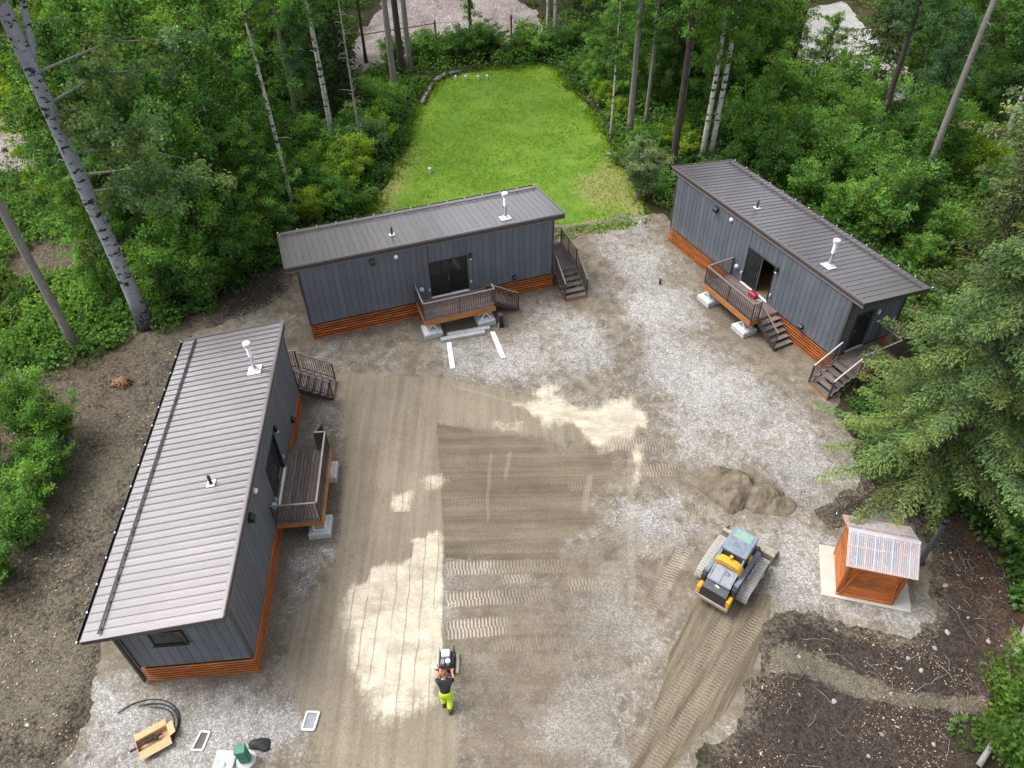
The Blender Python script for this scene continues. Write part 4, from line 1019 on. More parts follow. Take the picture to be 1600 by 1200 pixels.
rc = MB().add([(-.14, 0, 0), (.14, .02, 0), (.12, .03, .5), (-.1, 0, .55), (-.14, .05, 0), (.14, .08, 0), (.12, .08, .5), (-.1, .05, .55)], [(0, 1, 2, 3), (7, 6, 5, 4), (0, 4, 5, 1), (1, 5, 6, 2), (2, 6, 7, 3), (3, 7, 4, 0)]).build('hanging_jacket', 'red_cloth', None, (x + c * pu - s * pv, y + s * pu + c * pv, 2.05))
rc.rotation_euler = (0, 0, th); tag(rc, 'red jacket hanging inside the open doorway of the right cabin', 'jacket')

# near left corner: box, hose, framed covers, green box, bag, pad
cb = empty('cardboard_box', (-11.35, 9.85, .005), math.radians(32), 'open brown cardboard box with black fittings inside on gravel', 'box')
bw_, bd, bh = .95, .42, .24
MB().box(-bw_ / 2, bw_ / 2, -bd / 2, bd / 2, 0, .02).build('bottom', 'cardboard', cb)
for sg in (1, -1):
    MB().box(-bw_ / 2, bw_ / 2, *sorted((sg * bd / 2, sg * (bd / 2 - .012))), .021, bh).build('side_wall', 'cardboard', cb)
    MB().box(*sorted((sg * bw_ / 2, sg * (bw_ / 2 - .012))), -bd / 2 + .013, bd / 2 - .013, .021, bh).build('side_wall', 'cardboard', cb)
    MB().hexa([(-bw_ / 2, sg * bd / 2, bh), (bw_ / 2, sg * bd / 2, bh), (bw_ / 2, sg * (bd / 2 + .24), bh - .06), (-bw_ / 2, sg * (bd / 2 + .24), bh - .06), (-bw_ / 2, sg * bd / 2, bh + .01), (bw_ / 2, sg * bd / 2, bh + .01), (bw_ / 2, sg * (bd / 2 + .24), bh - .05), (-bw_ / 2, sg * (bd / 2 + .24), bh - .05)]).build('flap', 'cardboard', cb)
MB().hexa([(bw_ / 2, -bd / 2, bh), (bw_ / 2 + .2, -bd / 2, bh + .08), (bw_ / 2 + .2, bd / 2, bh + .08), (bw_ / 2, bd / 2, bh), (bw_ / 2, -bd / 2, bh + .01), (bw_ / 2 + .2, -bd / 2, bh + .09), (bw_ / 2 + .2, bd / 2, bh + .09), (bw_ / 2, bd / 2, bh + .01)]).build('flap', 'cardboard', cb)
pf = empty('pipe_fittings', (-11.42, 9.83, .06), math.radians(30), 'black pipe fittings sticking out of the cardboard box', 'pipe')
MB().tube([(-.62, -.06, .16), (.05, .02, .12), (.35, .05, .08)], .035, 8).build('long_pipe', 'black_plastic', pf)
MB().tube([(-.2, .1, .06), (.1, .08, .1), (.2, -.06, .13)], .05, 8).build('elbow', 'black_plastic', pf)
MB().tube([(-.66, -.065, .163), (-.58, -.055, .158)], .022, 8).build('white_end', 'white_paint', pf)
hs_ = empty('black_hose', (-11.5, 10.6, 0), 0, 'loose curved black hoses lying on gravel by the left cabin', 'hose')
for k, (r0, a0, a1, dx, dy) in enumerate([(1.05, 150, -18, 0, .05), (.95, 118, -22, .10, -.02), (.82, 100, -10, .16, -.05)]):
    pts = [(-.35 + dx + r0 * 1.05 * math.cos(math.radians(a)), -.35 + dy + r0 * .86 * math.sin(math.radians(a)), .03 + .05 * k + .03 * math.sin(a * .05)) for a in np.linspace(a0, a1, 22)]
    pts += [(pts[-1][0] + .02, pts[-1][1] - .2, .02)] 
    MB().tube(pts, .022, 7).build('hose_loop', 'black_rubber', hs_, None, True)
def framed(pts, label, inner, nm):
    P = [Vector((*p, 0)) for p in pts]; ce = sum(P, Vector()) / 4
    O = empty('ground_cover', (ce.x, ce.y, .006), 0, label, 'cover', 'framed covers set in the gravel')
    Q = [p - ce for p in P]
    for i in range(4):
        MB().bar(Q[i] + Vector((0, 0, .03)), Q[(i + 1) % 4] + Vector((0, 0, .03 + .002 * (i % 2))), .055, .06).build('frame_bar', 'white_paint' if nm else 'pale_board', O)
    I_ = [q * .86 for q in Q]
    MB().hexa([I_[0], I_[3], I_[2], I_[1]] and [tuple(q) for q in (I_[3], I_[2], I_[1], I_[0])] + [(q.x, q.y, .025) for q in (I_[3], I_[2], I_[1], I_[0])]).build('grate', inner, O)
framed([(-9.98, 10.12), (-9.70, 10.10), (-9.78, 9.56), (-10.12, 9.56)], 'brown cover in a thin pale frame left of the green box', 'grate_brown', False)
framed([(-6.75, 10.68), (-6.36, 10.66), (-6.44, 10.10), (-6.82, 10.12)], 'grey cover in a bright white frame beside the tan ground', 'screen_grey', True)
up = MB().bbox(-.32, .32, -.4, .4, 0, .12, .02).build('utility_pad', 'concrete', None, (-9.0, 9.12, .004)); up.rotation_euler = (0, 0, -.08)
tag(up, 'pale concrete utility lid with a small round knob, left of green box', 'lid')
MB().tube([(0, -.05, .12), (0, -.05, .15), (0, -.05, .19)], [.09, .085, .04], 12).build('knob', 'white_paint', up, None, True)
gb = empty('utility_box', (-8.36, 9.25, .0), .15, 'green utility pedestal box on a round pale base', 'utility box')
MB().tube([(0, 0, 0), (0, 0, .05), (0, 0, .07)], [.30, .30, .26], 20).build('base', 'concrete', gb)
MB().bbox(-.15, .15, -.13, .13, .07, .78, .02).build('housing', 'utility_green', gb)
MB().bbox(-.17, .17, -.15, .15, .78, .86, .03).build('lid', 'utility_green', gb)
def lump(name, dims, mat, loc, label, cat, seed=0, amp=.25, sub=3):
    import bmesh
    bm = bmesh.new(); bmesh.ops.create_icosphere(bm, subdivisions=sub, radius=1)
    r_ = np.random.default_rng(seed); ph = r_.uniform(0, 6, 9)
    for v in bm.verts:
        p = v.co.copy(); k = 1 + amp * (math.sin(2.3 * p.x + ph[0]) * math.cos(2.9 * p.y + ph[1]) + .6 * math.sin(5 * p.z + ph[2] + 3 * p.x) + .35 * math.sin(9 * p.y + ph[3] + 7 * p.x))
        v.co = Vector((p.x * k * dims[0], p.y * k * dims[1], max(p.z * k, -.25) * dims[2] + .25 * dims[2]))
    me = bpy.data.meshes.new(name); bm.to_mesh(me); bm.free(); me.materials.append(MT[mat])
    me.polygons.foreach_set('use_smooth', [True] * len(me.polygons))
    o = link(name, me, None, loc); return tag(o, label, cat) if label else o
bg = lump('black_bag', (.34, .20, .17), 'black_rubber', (-8.02, 9.68, .0), 'crumpled black bag with a white strap beside the green box', 'bag', 4, .22)
MB().tube([(-.2, -.2, .03), (-.12, -.26, .06), (-.05, -.33, .02)], .025, 6).build('strap', 'white_paint', bg)

# stump left of the left cabin
stp = lump('rotten_stump', (.42, .34, .26), 'rotten_wood', (-18.2, 26.3, gz(-18.2, 26.3) - .05), 'broken orange brown stump lying on dark soil', 'stump', 8, .4)
for k in range(11):
    a_ = k * 2.4; l_ = .35 + .25 * ((k * 7) % 5) / 5
    MB().tube([(.12 * math.cos(a_), .10 * math.sin(a_), .12), (.3 * math.cos(a_), .25 * math.sin(a_), .20 + .06 * (k % 3)), ((.3 + l_ * .6) * math.cos(a_), (.25 + l_ * .5) * math.sin(a_), .06 + .10 * (k % 4))], [.06, .045, .012], 5).build('root', 'rotten_wood', stp)

# stakes on and by the lawn
for i, (px, py, lb) in enumerate([(-3.99, 61.0, 'leftmost of four white stakes at the far edge of the lawn'), (-3.17, 61.0, 'second white stake from the left at the far lawn edge'), (-2.2, 60.9, 'third white stake from the left at the far lawn edge'), (-1.49, 61.0, 'rightmost of four white stakes at the far edge of the lawn'), (-5.07, 45.93, 'lone white stake on the left side of the lawn')]):
    o = MB().bbox(-.07, .07, -.07, .07, -.1, .30, .02).tube([(0, 0, .28), (0, 0, .34)], .10, 8).build('stake', 'white_paint', None, (px, py, gz(px, py)))
    tag(o, lb, 'stake', 'white stakes on the lawn')
o = MB().bbox(-.05, .05, -.05, .05, -.1, .28, .01).tube([(0, 0, .26), (0, 0, .32)], .06, 8).build('stake', 'black_plastic', None, (7.98, 33.23, 0)); tag(o, 'small dark stake alone on the gravel between two cabins', 'stake')

# fence behind the lawn
fn = empty('fence', (-5.96, 68.74, 0), 0, 'dark red post and rail fence before the dirt bank', 'fence')
for px, py in ((-13.3, 65.9), (-5.96, 68.74), (.56, 69.6)):
    z = gz(px, py); MB().tube([(px + 5.96, py - 68.74, z - .2), (px + 5.96, py - 68.74, z + 2.0)], .085, 8).build('post', 'rust_red', fn)
MB().tube([(-7.34, -2.84, gz(-13.3, 65.9) + 1.6), (0, 0, gz(-5.96, 68.74) + 1.75)], .045, 6).build('rail', 'rust_red', fn)
MB().tube([(0, 0, gz(-5.96, 68.74) + 1.75), (6.52, .86, gz(.56, 69.6) + 1.75)], .012, 5).build('wire', 'rust_red', fn)

# ------------------------------------------------------------------ worker with a plate compactor
def skin_obj(name, pts, edges, radii, mat, parent, root=0, sub=2):
    me = bpy.data.meshes.new(name); me.from_pydata(pts, edges, []); me.update()
    o = link(name, me, parent)
    sk = o.modifiers.new('skin', 'SKIN'); sk.use_smooth_shade = True
    ss = o.modifiers.new('sub', 'SUBSURF'); ss.levels = sub; ss.render_levels = sub
    lay = me.skin_vertices[0].data if me.skin_vertices else None
    if lay is None:
        bpy.context.view_layer.objects.active = o; o.select_set(True)
        bpy.ops.mesh.customdata_skin_add(); lay = me.skin_vertices[0].data
    for i, r in enumerate(radii):
        lay[i].radius = r if hasattr(r, '__len__') else (r, r); lay[i].use_root = (i == root)
    me.materials.append(MT[mat]); return o
def worker():
    P_ = empty('person', (-2.28, 10.80, 0), 0, 'person in black shirt and yellow-green trousers leaning forward to push the plate compactor', 'person')
    # body: pelvis, spine, neck, head, arms reaching the handle, legs mid-stride; facing +y
    pts, ed, ra = [], [], []
    def v(p, r, to=None):
        pts.append(p); ra.append(r); i = len(pts) - 1
        if to is not None: ed.append((to, i))
        return i
    pel = v((0, 0, .95), (.15, .12)); sp = v((0, .05, 1.15), (.14, .10), pel); chs = v((0, .13, 1.34), (.165, .115), sp); nk0 = v((0, .19, 1.47), .065, chs); nk = v((0, .23, 1.55), .055, nk0)
    h1 = v((0, .265, 1.62), (.072, .085), nk); h2 = v((0, .285, 1.70), (.078, .098), h1); h3 = v((0, .285, 1.765), (.060, .075), h2)
    nose = v((0, .395, 1.655), .016, h1)
    for s_ in (1, -1):
        ear = v((s_ * .082, .27, 1.66), .014, h2)
        sh = v((s_ * .19, .16, 1.41), .068, chs); el = v((s_ * .27, .33, 1.16), .045, sh); wr = v((s_ * .20, .60, 1.00), .030, el); pm = v((s_ * .19, .67, .985), (.034, .022), wr)
        for k in range(4):
            a = v((s_ * (.16 + .022 * k), .735, .995 - .004 * abs(k - 1.5)), .0095, pm); b = v((s_ * (.16 + .022 * k), .765, .97), .009, a); v((s_ * (.16 + .022 * k), .75, .94), .008, b)
        t1 = v((s_ * .15, .69, .965), .011, pm); v((s_ * .14, .73, .945), .009, t1)
        hp = v((s_ * .10, -.01, .88), .10, pel)
        ky, fy = (.10, .02) if s_ < 0 else (.0, -.22)
        kn = v((s_ * .105, ky, .50), .062, hp); an = v((s_ * .105, fy, .11 if s_ < 0 else .14), .043, kn); v((s_ * .11, fy + .14, .045 if s_ < 0 else .05), (.042, .03), an)
    skin_obj('body', pts, ed, ra, 'skin', P_)
    skin_obj('shirt', [(0, -.01, .90), (0, .05, 1.15), (0, .125, 1.34), (0, .19, 1.47), (.19, .155, 1.41), (.25, .27, 1.25), (-.19, .155, 1.41), (-.25, .27, 1.25)],
             [(0, 1), (1, 2), (2, 3), (2, 4), (4, 5), (2, 6), (6, 7)], [(.205, .17), (.172, .135), (.19, .135), (.10, .09), .09, .075, .088, .075], 'shirt_black', P_)
    skin_obj('trousers', [(0, .01, 1.10), (0, -.005, .93), (.10, -.01, .85), (.105, 0, .50), (.105, -.2, .17), (-.10, -.01, .85), (-.105, .10, .50), (-.105, .025, .14)],
             [(0, 1), (1, 2), (2, 3), (3, 4), (1, 5), (5, 6), (6, 7)], [(.165, .13), (.185, .155), .135, .108, .098, .135, .108, .098], 'hivis', P_)
    for s_, fy in ((-1, .02), (1, -.22)):
        bm_ = MB().tube([(s_ * .105, fy - .02, .20), (s_ * .105, fy - .02, .10), (s_ * .11, fy + .0, .05)], [.062, .06, .06], 10).add(*MB_box(s_ * .108 - .05, s_ * .108 + .05, fy - .09, fy + .20, .0, .075))
        bm_.build('boot', 'boot', P_)
    skin_obj('hair', [(0, .255, 1.66), (0, .275, 1.73), (0, .28, 1.775)], [(0, 1), (1, 2)], [(.082, .092), (.088, .108), (.066, .080)], 'hair_red', P_)
    em = MB().tube([(-.10, .275, 1.66), (-.075, .275, 1.66)], .045, 10).build('ear_muff', 'glove_orange', P_)
    MB().tube([(.075, .275, 1.66), (.10, .275, 1.66)], .045, 10).build('ear_muff', 'glove_orange', P_)
    skin_obj('glove', [(.2, .61, .998), (.19, .67, .985), (.185, .735, .985), (.185, .755, .955)], [(0, 1), (1, 2), (2, 3)], [(.04, .035), (.048, .034), (.045, .026), (.04, .022)], 'glove_orange', P_)
    skin_obj('glove', [(-.2, .61, .998), (-.19, .67, .985), (-.185, .735, .985), (-.185, .755, .955)], [(0, 1), (1, 2), (2, 3)], [(.04, .035), (.048, .034), (.045, .026), (.04, .022)], 'glove_orange', P_)
    C_ = empty('plate_compactor', (-2.36, 12.18, .004), 0, 'black plate compactor with a white engine cover pushed by the worker', 'compactor')
    MB().add([(-.27, -.36, 0), (.27, -.36, 0), (.27, .34, 0), (-.27, .34, 0), (-.27, -.42, .07), (.27, -.42, .07), (.27, .42, .08), (-.27, .42, .08)], [(3, 2, 1, 0), (4, 5, 6, 7), (0, 1, 5, 4), (1, 2, 6, 5), (2, 3, 7, 6), (3, 0, 4, 7)]).build('base_plate', 'machine_dark', C_)
    MB().bbox(-.2, .2, -.30, .30, .085, .40, .04).build('engine_deck', 'black_plastic', C_)
    e_ = MB().bbox(-.15, .13, .0, .26, .40, .62, .04).build('engine_cover', 'white_paint', C_)
    MB().tube([(.07, -.14, .40), (.07, -.14, .56)], .085, 14).build('recoil_cover', 'galvanized', C_)
    MB().bbox(-.17, -.03, -.24, -.06, .40, .54, .02).build('air_filter', 'screen_grey', C_)
    for s_ in (1, -1):
        MB().tube([(s_ * .25, .36, .10), (s_ * .25, .34, .60), (s_ * .25, -.30, .66), (s_ * .25, -.32, .10)], .018, 8).build('frame_bar', 'galvanized' if s_ < 0 else 'black_plastic', C_)
        MB().tube([(s_ * .22, -.32, .18), (s_ * .27, -.58, .85), (s_ * .28, -.64, .965)], .018, 8).build('handle_arm', 'black_plastic', C_)
    MB().tube([(-.28, -.64, .965), (.28, -.64, .965)], .02, 8).build('handle_bar', 'black_rubber', C_)
    MB().bbox(.30, .42, -.34, .36, .02, .10, .02).build('side_plate', 'bucket_steel', C_)
def MB_box(*a):
    m = MB().box(*a); return m.v, m.f
worker()

# ------------------------------------------------------------------ vegetation
def leaf_mat(name, trans=.35, rough=.5):
    t = NT(name)
    oi = t.n.new('ShaderNodeObjectInfo'); lc = t.sep(t.attr('lc'))
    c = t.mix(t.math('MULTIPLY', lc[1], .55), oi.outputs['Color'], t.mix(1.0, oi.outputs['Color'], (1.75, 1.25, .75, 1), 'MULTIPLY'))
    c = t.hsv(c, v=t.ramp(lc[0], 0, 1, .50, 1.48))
    df = t.n.new('ShaderNodeBsdfDiffuse'); t.put(df.inputs[0], c); t.n.remove(t.b)
    tr = t.n.new('ShaderNodeBsdfTranslucent'); t.put(tr.inputs[0], t.hsv(c, h=.488, sat=1.12, v=1.7))
    mx = t.n.new('ShaderNodeMixShader'); mx.inputs[0].default_value = trans
    t.t.links.new(df.outputs[0], mx.inputs[1]); t.t.links.new(tr.outputs[0], mx.inputs[2]); t.t.links.new(mx.outputs[0], t.out.inputs[0])
    MT[name] = t.m
leaf_mat('leaf', .50); leaf_mat('needle', .18, .6)
def bark(name, ca, cb, dash=None):
    t = NT(name)
    a = t.noise(2.0, t.mapv(t.obj(), (3, 3, .7)), 6, .7); b = t.noise(9, t.mapv(t.obj(), (2, 2, .5)), 5, .7)
    c = t.mix(t.ramp(t.math('ADD', t.math('MULTIPLY', a, .6), t.math('MULTIPLY', b, .4)), .35, .65), ca, cb)
    if dash:
        d = t.math('ADD', t.noise(1.0, t.mapv(t.obj(), (2.2, 2.2, 5.5)), 4, .65), t.math('MULTIPLY', t.math('SUBTRACT', t.noise(.7, t.obj(), 2), .5), .35))
        c = t.mix(t.ramp(d, .555, .60), c, dash)
        lo = t.xyz(t.obj())[2]
        c = t.mix(t.math('MULTIPLY', t.ramp(lo, 0, 2.5, 1, 0), t.ramp(b, .4, .55)), c, dash)
    t.set(Base_Color=c, Roughness=.9, Specular_IOR_Level=.2); t.bump(b, .6, .03); MT[name] = t.m
bark('bark_aspen', (.235, .245, .275), (.33, .34, .37), (.028, .026, .028))
bark('bark_birch', (.36, .345, .31), (.55, .53, .50), (.05, .042, .038))
bark('bark_grey', (.17, .155, .14), (.27, .25, .235))
bark('bark_dark', (.035, .028, .024), (.085, .07, .06))
bark('bark_dead', (.20, .175, .16), (.30, .275, .255))

def unit(a): return a / np.maximum(np.linalg.norm(a, axis=-1, keepdims=True), 1e-9)
def leaf_mesh(name, C, Dv, Nv, ln, wd, lc, mat):
    C = np.asarray(C, float); Dv = unit(np.asarray(Dv, float)); Nv = np.asarray(Nv, float)
    S = unit(np.cross(Nv, Dv)); Nn = np.cross(Dv, S)
    ln = np.asarray(ln)[:, None]; wd = np.asarray(wd)[:, None]
    V = np.stack([C - Dv * ln * .5, C + S * wd * .5 + Nn * ln * .10, C + Dv * ln * .5, C - S * wd * .5 + Nn * ln * .10], 1).reshape(-1, 3)
    F = np.arange(len(V)).reshape(-1, 4)
    col = np.repeat(np.concatenate([lc, np.zeros((len(C), 1)), np.ones((len(C), 1))], 1), 4, 0)
    return fast_mesh(name, V, F, mat, False, {'lc': col})

def clump_leaves(r, centers, sig, per, size, out_c, droop, flat=.6):
    """centers (n,3), sig (n,) -> leaf arrays"""
    n = len(centers); idx = np.repeat(np.arange(n), per)
    g = r.normal(size=(n * per, 3)); g = g / np.maximum(np.linalg.norm(g, axis=1, keepdims=True), .3) * r.uniform(.2, 1.25, (n * per, 1))
    off = g * sig[idx][:, None] * np.array([1, 1, flat])
    if droop: off[:, 2] -= droop * np.abs(r.normal(size=n * per)) * sig[idx]
    C = centers[idx] + off
    o = unit(C - out_c); d = r.normal(size=C.shape) * .8 + o * .7; d[:, 2] -= .25 + droop * .7
    nn = r.normal(size=C.shape) * .55 + np.array([0, 0, 1.0]) + o * .35
    ln = size * r.uniform(.7, 1.3, len(C)); wd = ln * r.uniform(.55, .8, len(C))
    cb = r.uniform(.15, .85, n)[idx]; lc = np.stack([np.clip(cb + r.normal(size=len(C)) * .16, 0, 1), np.clip(r.uniform(0, 1, n)[idx] ** 2 + r.normal(size=len(C)) * .12, 0, 1)], 1)
    return C, d, nn, ln, wd, lc

def proto_leafy(key, seed, H, R, nb, ncl, per, size, droop=0.0, prof=None, rise=.45, sig=.42, barkm='bark_grey'):
    r = np.random.default_rng(seed); cen = []; sg = []; mb = MB()
    prof = prof or (lambda t: math.sin(math.pi * (.14 + .80 * t)) ** .7)
    for b in range(nb):
        t = (b + r.uniform(.1, .9)) / nb; z = t * H * .93; az = b * 2.39996 + r.uniform(-.4, .4)
        rl = R * prof(t) * r.uniform(.65, 1.15); dz = rise * rl * (.6 + .8 * t) * r.uniform(.6, 1.3)
        e = np.array([math.cos(az) * rl, math.sin(az) * rl, z + dz]); s = np.array([0, 0, z]); md = (s + e) / 2 + np.array([0, 0, .12 * rl])
        e[2] -= droop * rl * .35
        mb.tube([s, md, e], [.018 + .016 * rl, .012 + .008 * rl, .006], 4, False)
        k = max(2, int(ncl * rl / R))
        for f in np.linspace(.28, 1.05, k):
            p = (s * (1 - f) ** 2 + 2 * md * f * (1 - f) + e * f ** 2) + r.normal(size=3) * np.array([.22, .22, .12]) * rl * .55
            cen.append(p); sg.append(sig * r.uniform(.65, 1.3))
            if r.uniform() < .5: mb.tube([(s * (1 - f * .8) + e * f * .8), p], [.012, .005], 3, False)
    cen = np.array(cen); sg = np.array(sg)
    A = clump_leaves(r, cen, sg, per, size, np.array([0, 0, H * .4]), droop)
    CACHE[key] = (mb.mesh('branches', 'bark_dark'), leaf_mesh('crown', *A, 'leaf'))

def proto_spruce(key, seed, H, R, nb, dens=1.0, size=.2, bare=0.0, power=.85):
    r = np.random.default_rng(seed); mb = MB(); C = []; Dv = []; Nv = []; LN = []; WD = []; LC = []
    for b in range(nb):
        t = (b + r.uniform(0, 1)) / nb; t = t ** .9; z = t * H; az = b * 2.39996 + r.uniform(-.5, .5)
        ln = (R * (1 - t) ** power + .25) * r.uniform(.7, 1.12)
        dirh = np.array([math.cos(az), math.sin(az), 0]); sd = np.array([-dirh[1], dirh[0], 0])
        def bp(f): return np.array([0, 0, z]) + dirh * ln * f + np.array([0, 0, ln * (.12 * f - .30 * f * f + .12 * f ** 4)])
        P = [bp(f) for f in (0, .3, .6, .85, 1)]
        mb.tube(P, [.012 + .011 * ln, .01 + .008 * ln, .008 + .004 * ln, .006, .004], 4, False)
        br = r.uniform(.2, .8); hu = r.uniform(0, 1) ** 2
        m = max(3, int(ln / .22 * dens))
        for f in np.linspace(max(.12, bare * r.uniform(.6, 1.2)), 1, m):
            p = bp(f)
            for s_ in (1, -1):
                tl = (.62 * (1 - f) + .22) * min(1.0, ln / 2.2 + .35) * r.uniform(.6, 1.25)
                td = dirh * r.uniform(.45, .9) + sd * s_ + np.array([0, 0, -r.uniform(.05, .55)]); td /= np.linalg.norm(td)
                q = max(2, int(tl / (size * .42)))
                for j in range(q):
                    g = (j + r.uniform(.2, .9)) / q; c = p + td * tl * g + r.normal(size=3) * .03; c[2] -= .25 * tl * g * g
                    for _ in range(2):
                        C.append(c + r.normal(size=3) * .02); Dv.append(td + r.normal(size=3) * .45 + np.array([0, 0, -.1])); Nv.append(np.array([0, 0, 1.]) + r.normal(size=3) * .5)
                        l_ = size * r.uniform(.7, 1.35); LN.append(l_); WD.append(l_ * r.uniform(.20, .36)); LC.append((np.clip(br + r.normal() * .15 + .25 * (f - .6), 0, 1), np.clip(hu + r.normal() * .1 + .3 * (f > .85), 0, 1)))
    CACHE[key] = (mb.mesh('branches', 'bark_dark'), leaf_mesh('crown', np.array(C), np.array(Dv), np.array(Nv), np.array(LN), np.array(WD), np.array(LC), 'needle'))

def proto_shrub(key, seed, H, R, ns, ncl, per, size, sig=.34, droop=.1):
    r = np.random.default_rng(seed); mb = MB(); cen = []; sg = []
    for b in range(ns):
        az = b * 2.39996 + r.uniform(-.5, .5); rr = R * math.sqrt((b + .5) / ns) * r.uniform(.7, 1.05); h = H * (1 - .45 * (rr / R) ** 2) * r.uniform(.75, 1.1)
        e = np.array([math.cos(az) * rr, math.sin(az) * rr, h]); md = np.array([math.cos(az) * rr * .35, math.sin(az) * rr * .35, h * .55])
        mb.tube([(0.05 * math.cos(az), .05 * math.sin(az), -.1), md, e], [.03, .02, .006], 4, False)
        for f in np.linspace(.3, 1.02, ncl):
            p = md * 2 * f * (1 - f) + e * f * f; cen.append(p + r.normal(size=3) * np.array([.25, .25, .12]) * R * .5); sg.append(sig * r.uniform(.7, 1.3))
    A = clump_leaves(r, np.array(cen), np.array(sg), per, size, np.array([0, 0, H * .3]), droop)
    CACHE[key] = (mb.mesh('stems', 'bark_grey'), leaf_mesh('foliage', *A, 'leaf'))

proto_leafy('dense1', 1, 10.5, 3.0, 48, 7, 84, .165, .55, lambda t: (1 - t) ** .45 * (.55 + .6 * min(1, t * 4)))
proto_leafy('dense2', 2, 10.5, 2.8, 46, 7, 80, .165, .30, lambda t: math.sin(math.pi * (.2 + .78 * t)) ** .6)
proto_leafy('tall1', 3, 9.0, 2.9, 34, 6, 62, .17, .1)
proto_leafy('tall2', 4, 9.0, 2.2, 34, 6, 58, .15, .35, lambda t: (1 - t * .9) ** .5 * (.6 + .5 * min(1, t * 3)))
proto_leafy('sparse', 5, 8.0, 1.7, 26, 5, 42, .15, .2)
proto_leafy('broad', 6, 8.0, 3.4, 36, 7, 50, .21, .15)
proto_spruce('spruce1', 7, 13, 2.7, 110, .8, .24)
proto_spruce('spruce2', 8, 11, 2.0, 90, .8, .22, .15)
proto_spruce('spruce_near', 9, 10.2, 4.5, 150, 1.9, .12, .30, .55)
proto_spruce('spruce_thin', 10, 9, 1.5, 60, .6, .22, .35)
proto_shrub('shrub1', 11, 2.6, 1.5, 16, 5, 60, .13)
proto_shrub('shrub2', 12, 2.2, 1.7, 16, 5, 56, .15)
proto_shrub('shrub3', 13, 4.6, 1.9, 20, 7, 60, .14, .42)
proto_shrub('shrub4', 14, 3.2, 1.5, 18, 6, 70, .11, .30)

def trunk_mesh(h, r0, r1, seed, barkm, lean=(0, 0), fork=None, stubs=0):
    r = np.random.default_rng(seed); n = 14; pts = []; rad = []
    wx, wy = r.uniform(-.15, .15, 2)
    for i in range(n + 1):
        t = i / n; pts.append((lean[0] * t * h + wx * math.sin(t * 5 + seed) * t, lean[1] * t * h + wy * math.sin(t * 4 + 2 * seed) * t, h * t - .25 * (i == 0)))
        rad.append((r0 + (r1 - r0) * t) * (1 + .45 * max(0, 1 - t * h / .7)) * r.uniform(.96, 1.04))
    mb = MB().tube(pts, rad, 12)
    if fork:
        z, dx, dy, ln, fr = fork; k = z / h; b = Vector((lean[0] * z, lean[1] * z, z))
        mb.tube([b - Vector((0, 0, .3)), b + Vector((dx * .35, dy * .35, .5)), b + Vector((dx, dy, ln))], [fr, fr * .9, fr * .5], 8)
    for i in range(stubs):
        t = r.uniform(.15, .95); z = t * h; az = r.uniform(0, 6.28); ln = r.uniform(.3, 1.1) * (1.3 - t); p = Vector((lean[0] * z, lean[1] * z, z))
        mb.tube([p, p + Vector((math.cos(az) * ln * .6, math.sin(az) * ln * .6, ln * .1)), p + Vector((math.cos(az) * ln, math.sin(az) * ln, -ln * r.uniform(-.2, .35)))], [.022, .014, .005], 4, False)
    return mb.mesh('trunk', barkm, True)

G_DARK, G_MID, G_LITE, G_YEL, G_BLUE, G_SPR, G_SILV = (.064, .142, .040, 1), (.088, .190, .048, 1), (.118, .236, .058, 1), (.160, .262, .042, 1), (.074, .150, .070, 1), (.064, .100, .038, 1), (.150, .222, .115, 1)
TN = [0]
def tree(name, x, y, label, crown, h, r0, barkm, color, cs=1.0, cz=None, lean=(0, 0), group=None, top=None, fork=None, stubs=3, rz=None, sx=None):
    """h trunk height, crown mesh scaled cs, its foot at cz on the trunk"""
    TN[0] += 1; sd = TN[0]; z = gz(x, y)
    O = empty(name, (x, y, z), 0, label, 'tree', group)
    link('trunk', trunk_mesh(h, r0, r0 * .35 if top is None else top, sd, barkm, lean, fork, stubs), O)
    if crown:
        br, cr = CACHE[crown]; cz = h * .4 if cz is None else cz
        rz = random.uniform(0, 6.28) if rz is None else rz
        s = (cs * (sx or 1), cs * (sx or 1), cs)
        for nm, me in (('branches', br), ('crown', cr)):
            o = link(nm, me, O, (lean[0] * cz, lean[1] * cz, cz), (0, 0, rz), s); o.color = color
    return O
def shrub(x, y, key, s, color, label, group, name='shrub'):
    O = empty(name, (x, y, gz(x, y)), 0, label, 'shrub', group); st, fo = CACHE[key]; rz = random.uniform(0, 6.28)
    for nm, me in (('stems', st), ('foliage', fo)):
        o = link(nm, me, O, (0, 0, 0), (0, 0, rz), (s * random.uniform(.9, 1.1), s * random.uniform(.9, 1.1), s)); o.color = color
    return O

# -- left wood
t_ = tree('aspen_tree', -18.45, 30.5, 'big aspen with thick pale grey trunk behind the left cabin', 'broad', 24, .35, 'bark_aspen', G_SILV, 1.0, 15.5, (-.004, .0), fork=(13.2, .9, .3, 3.5, .16), stubs=4, top=.22)
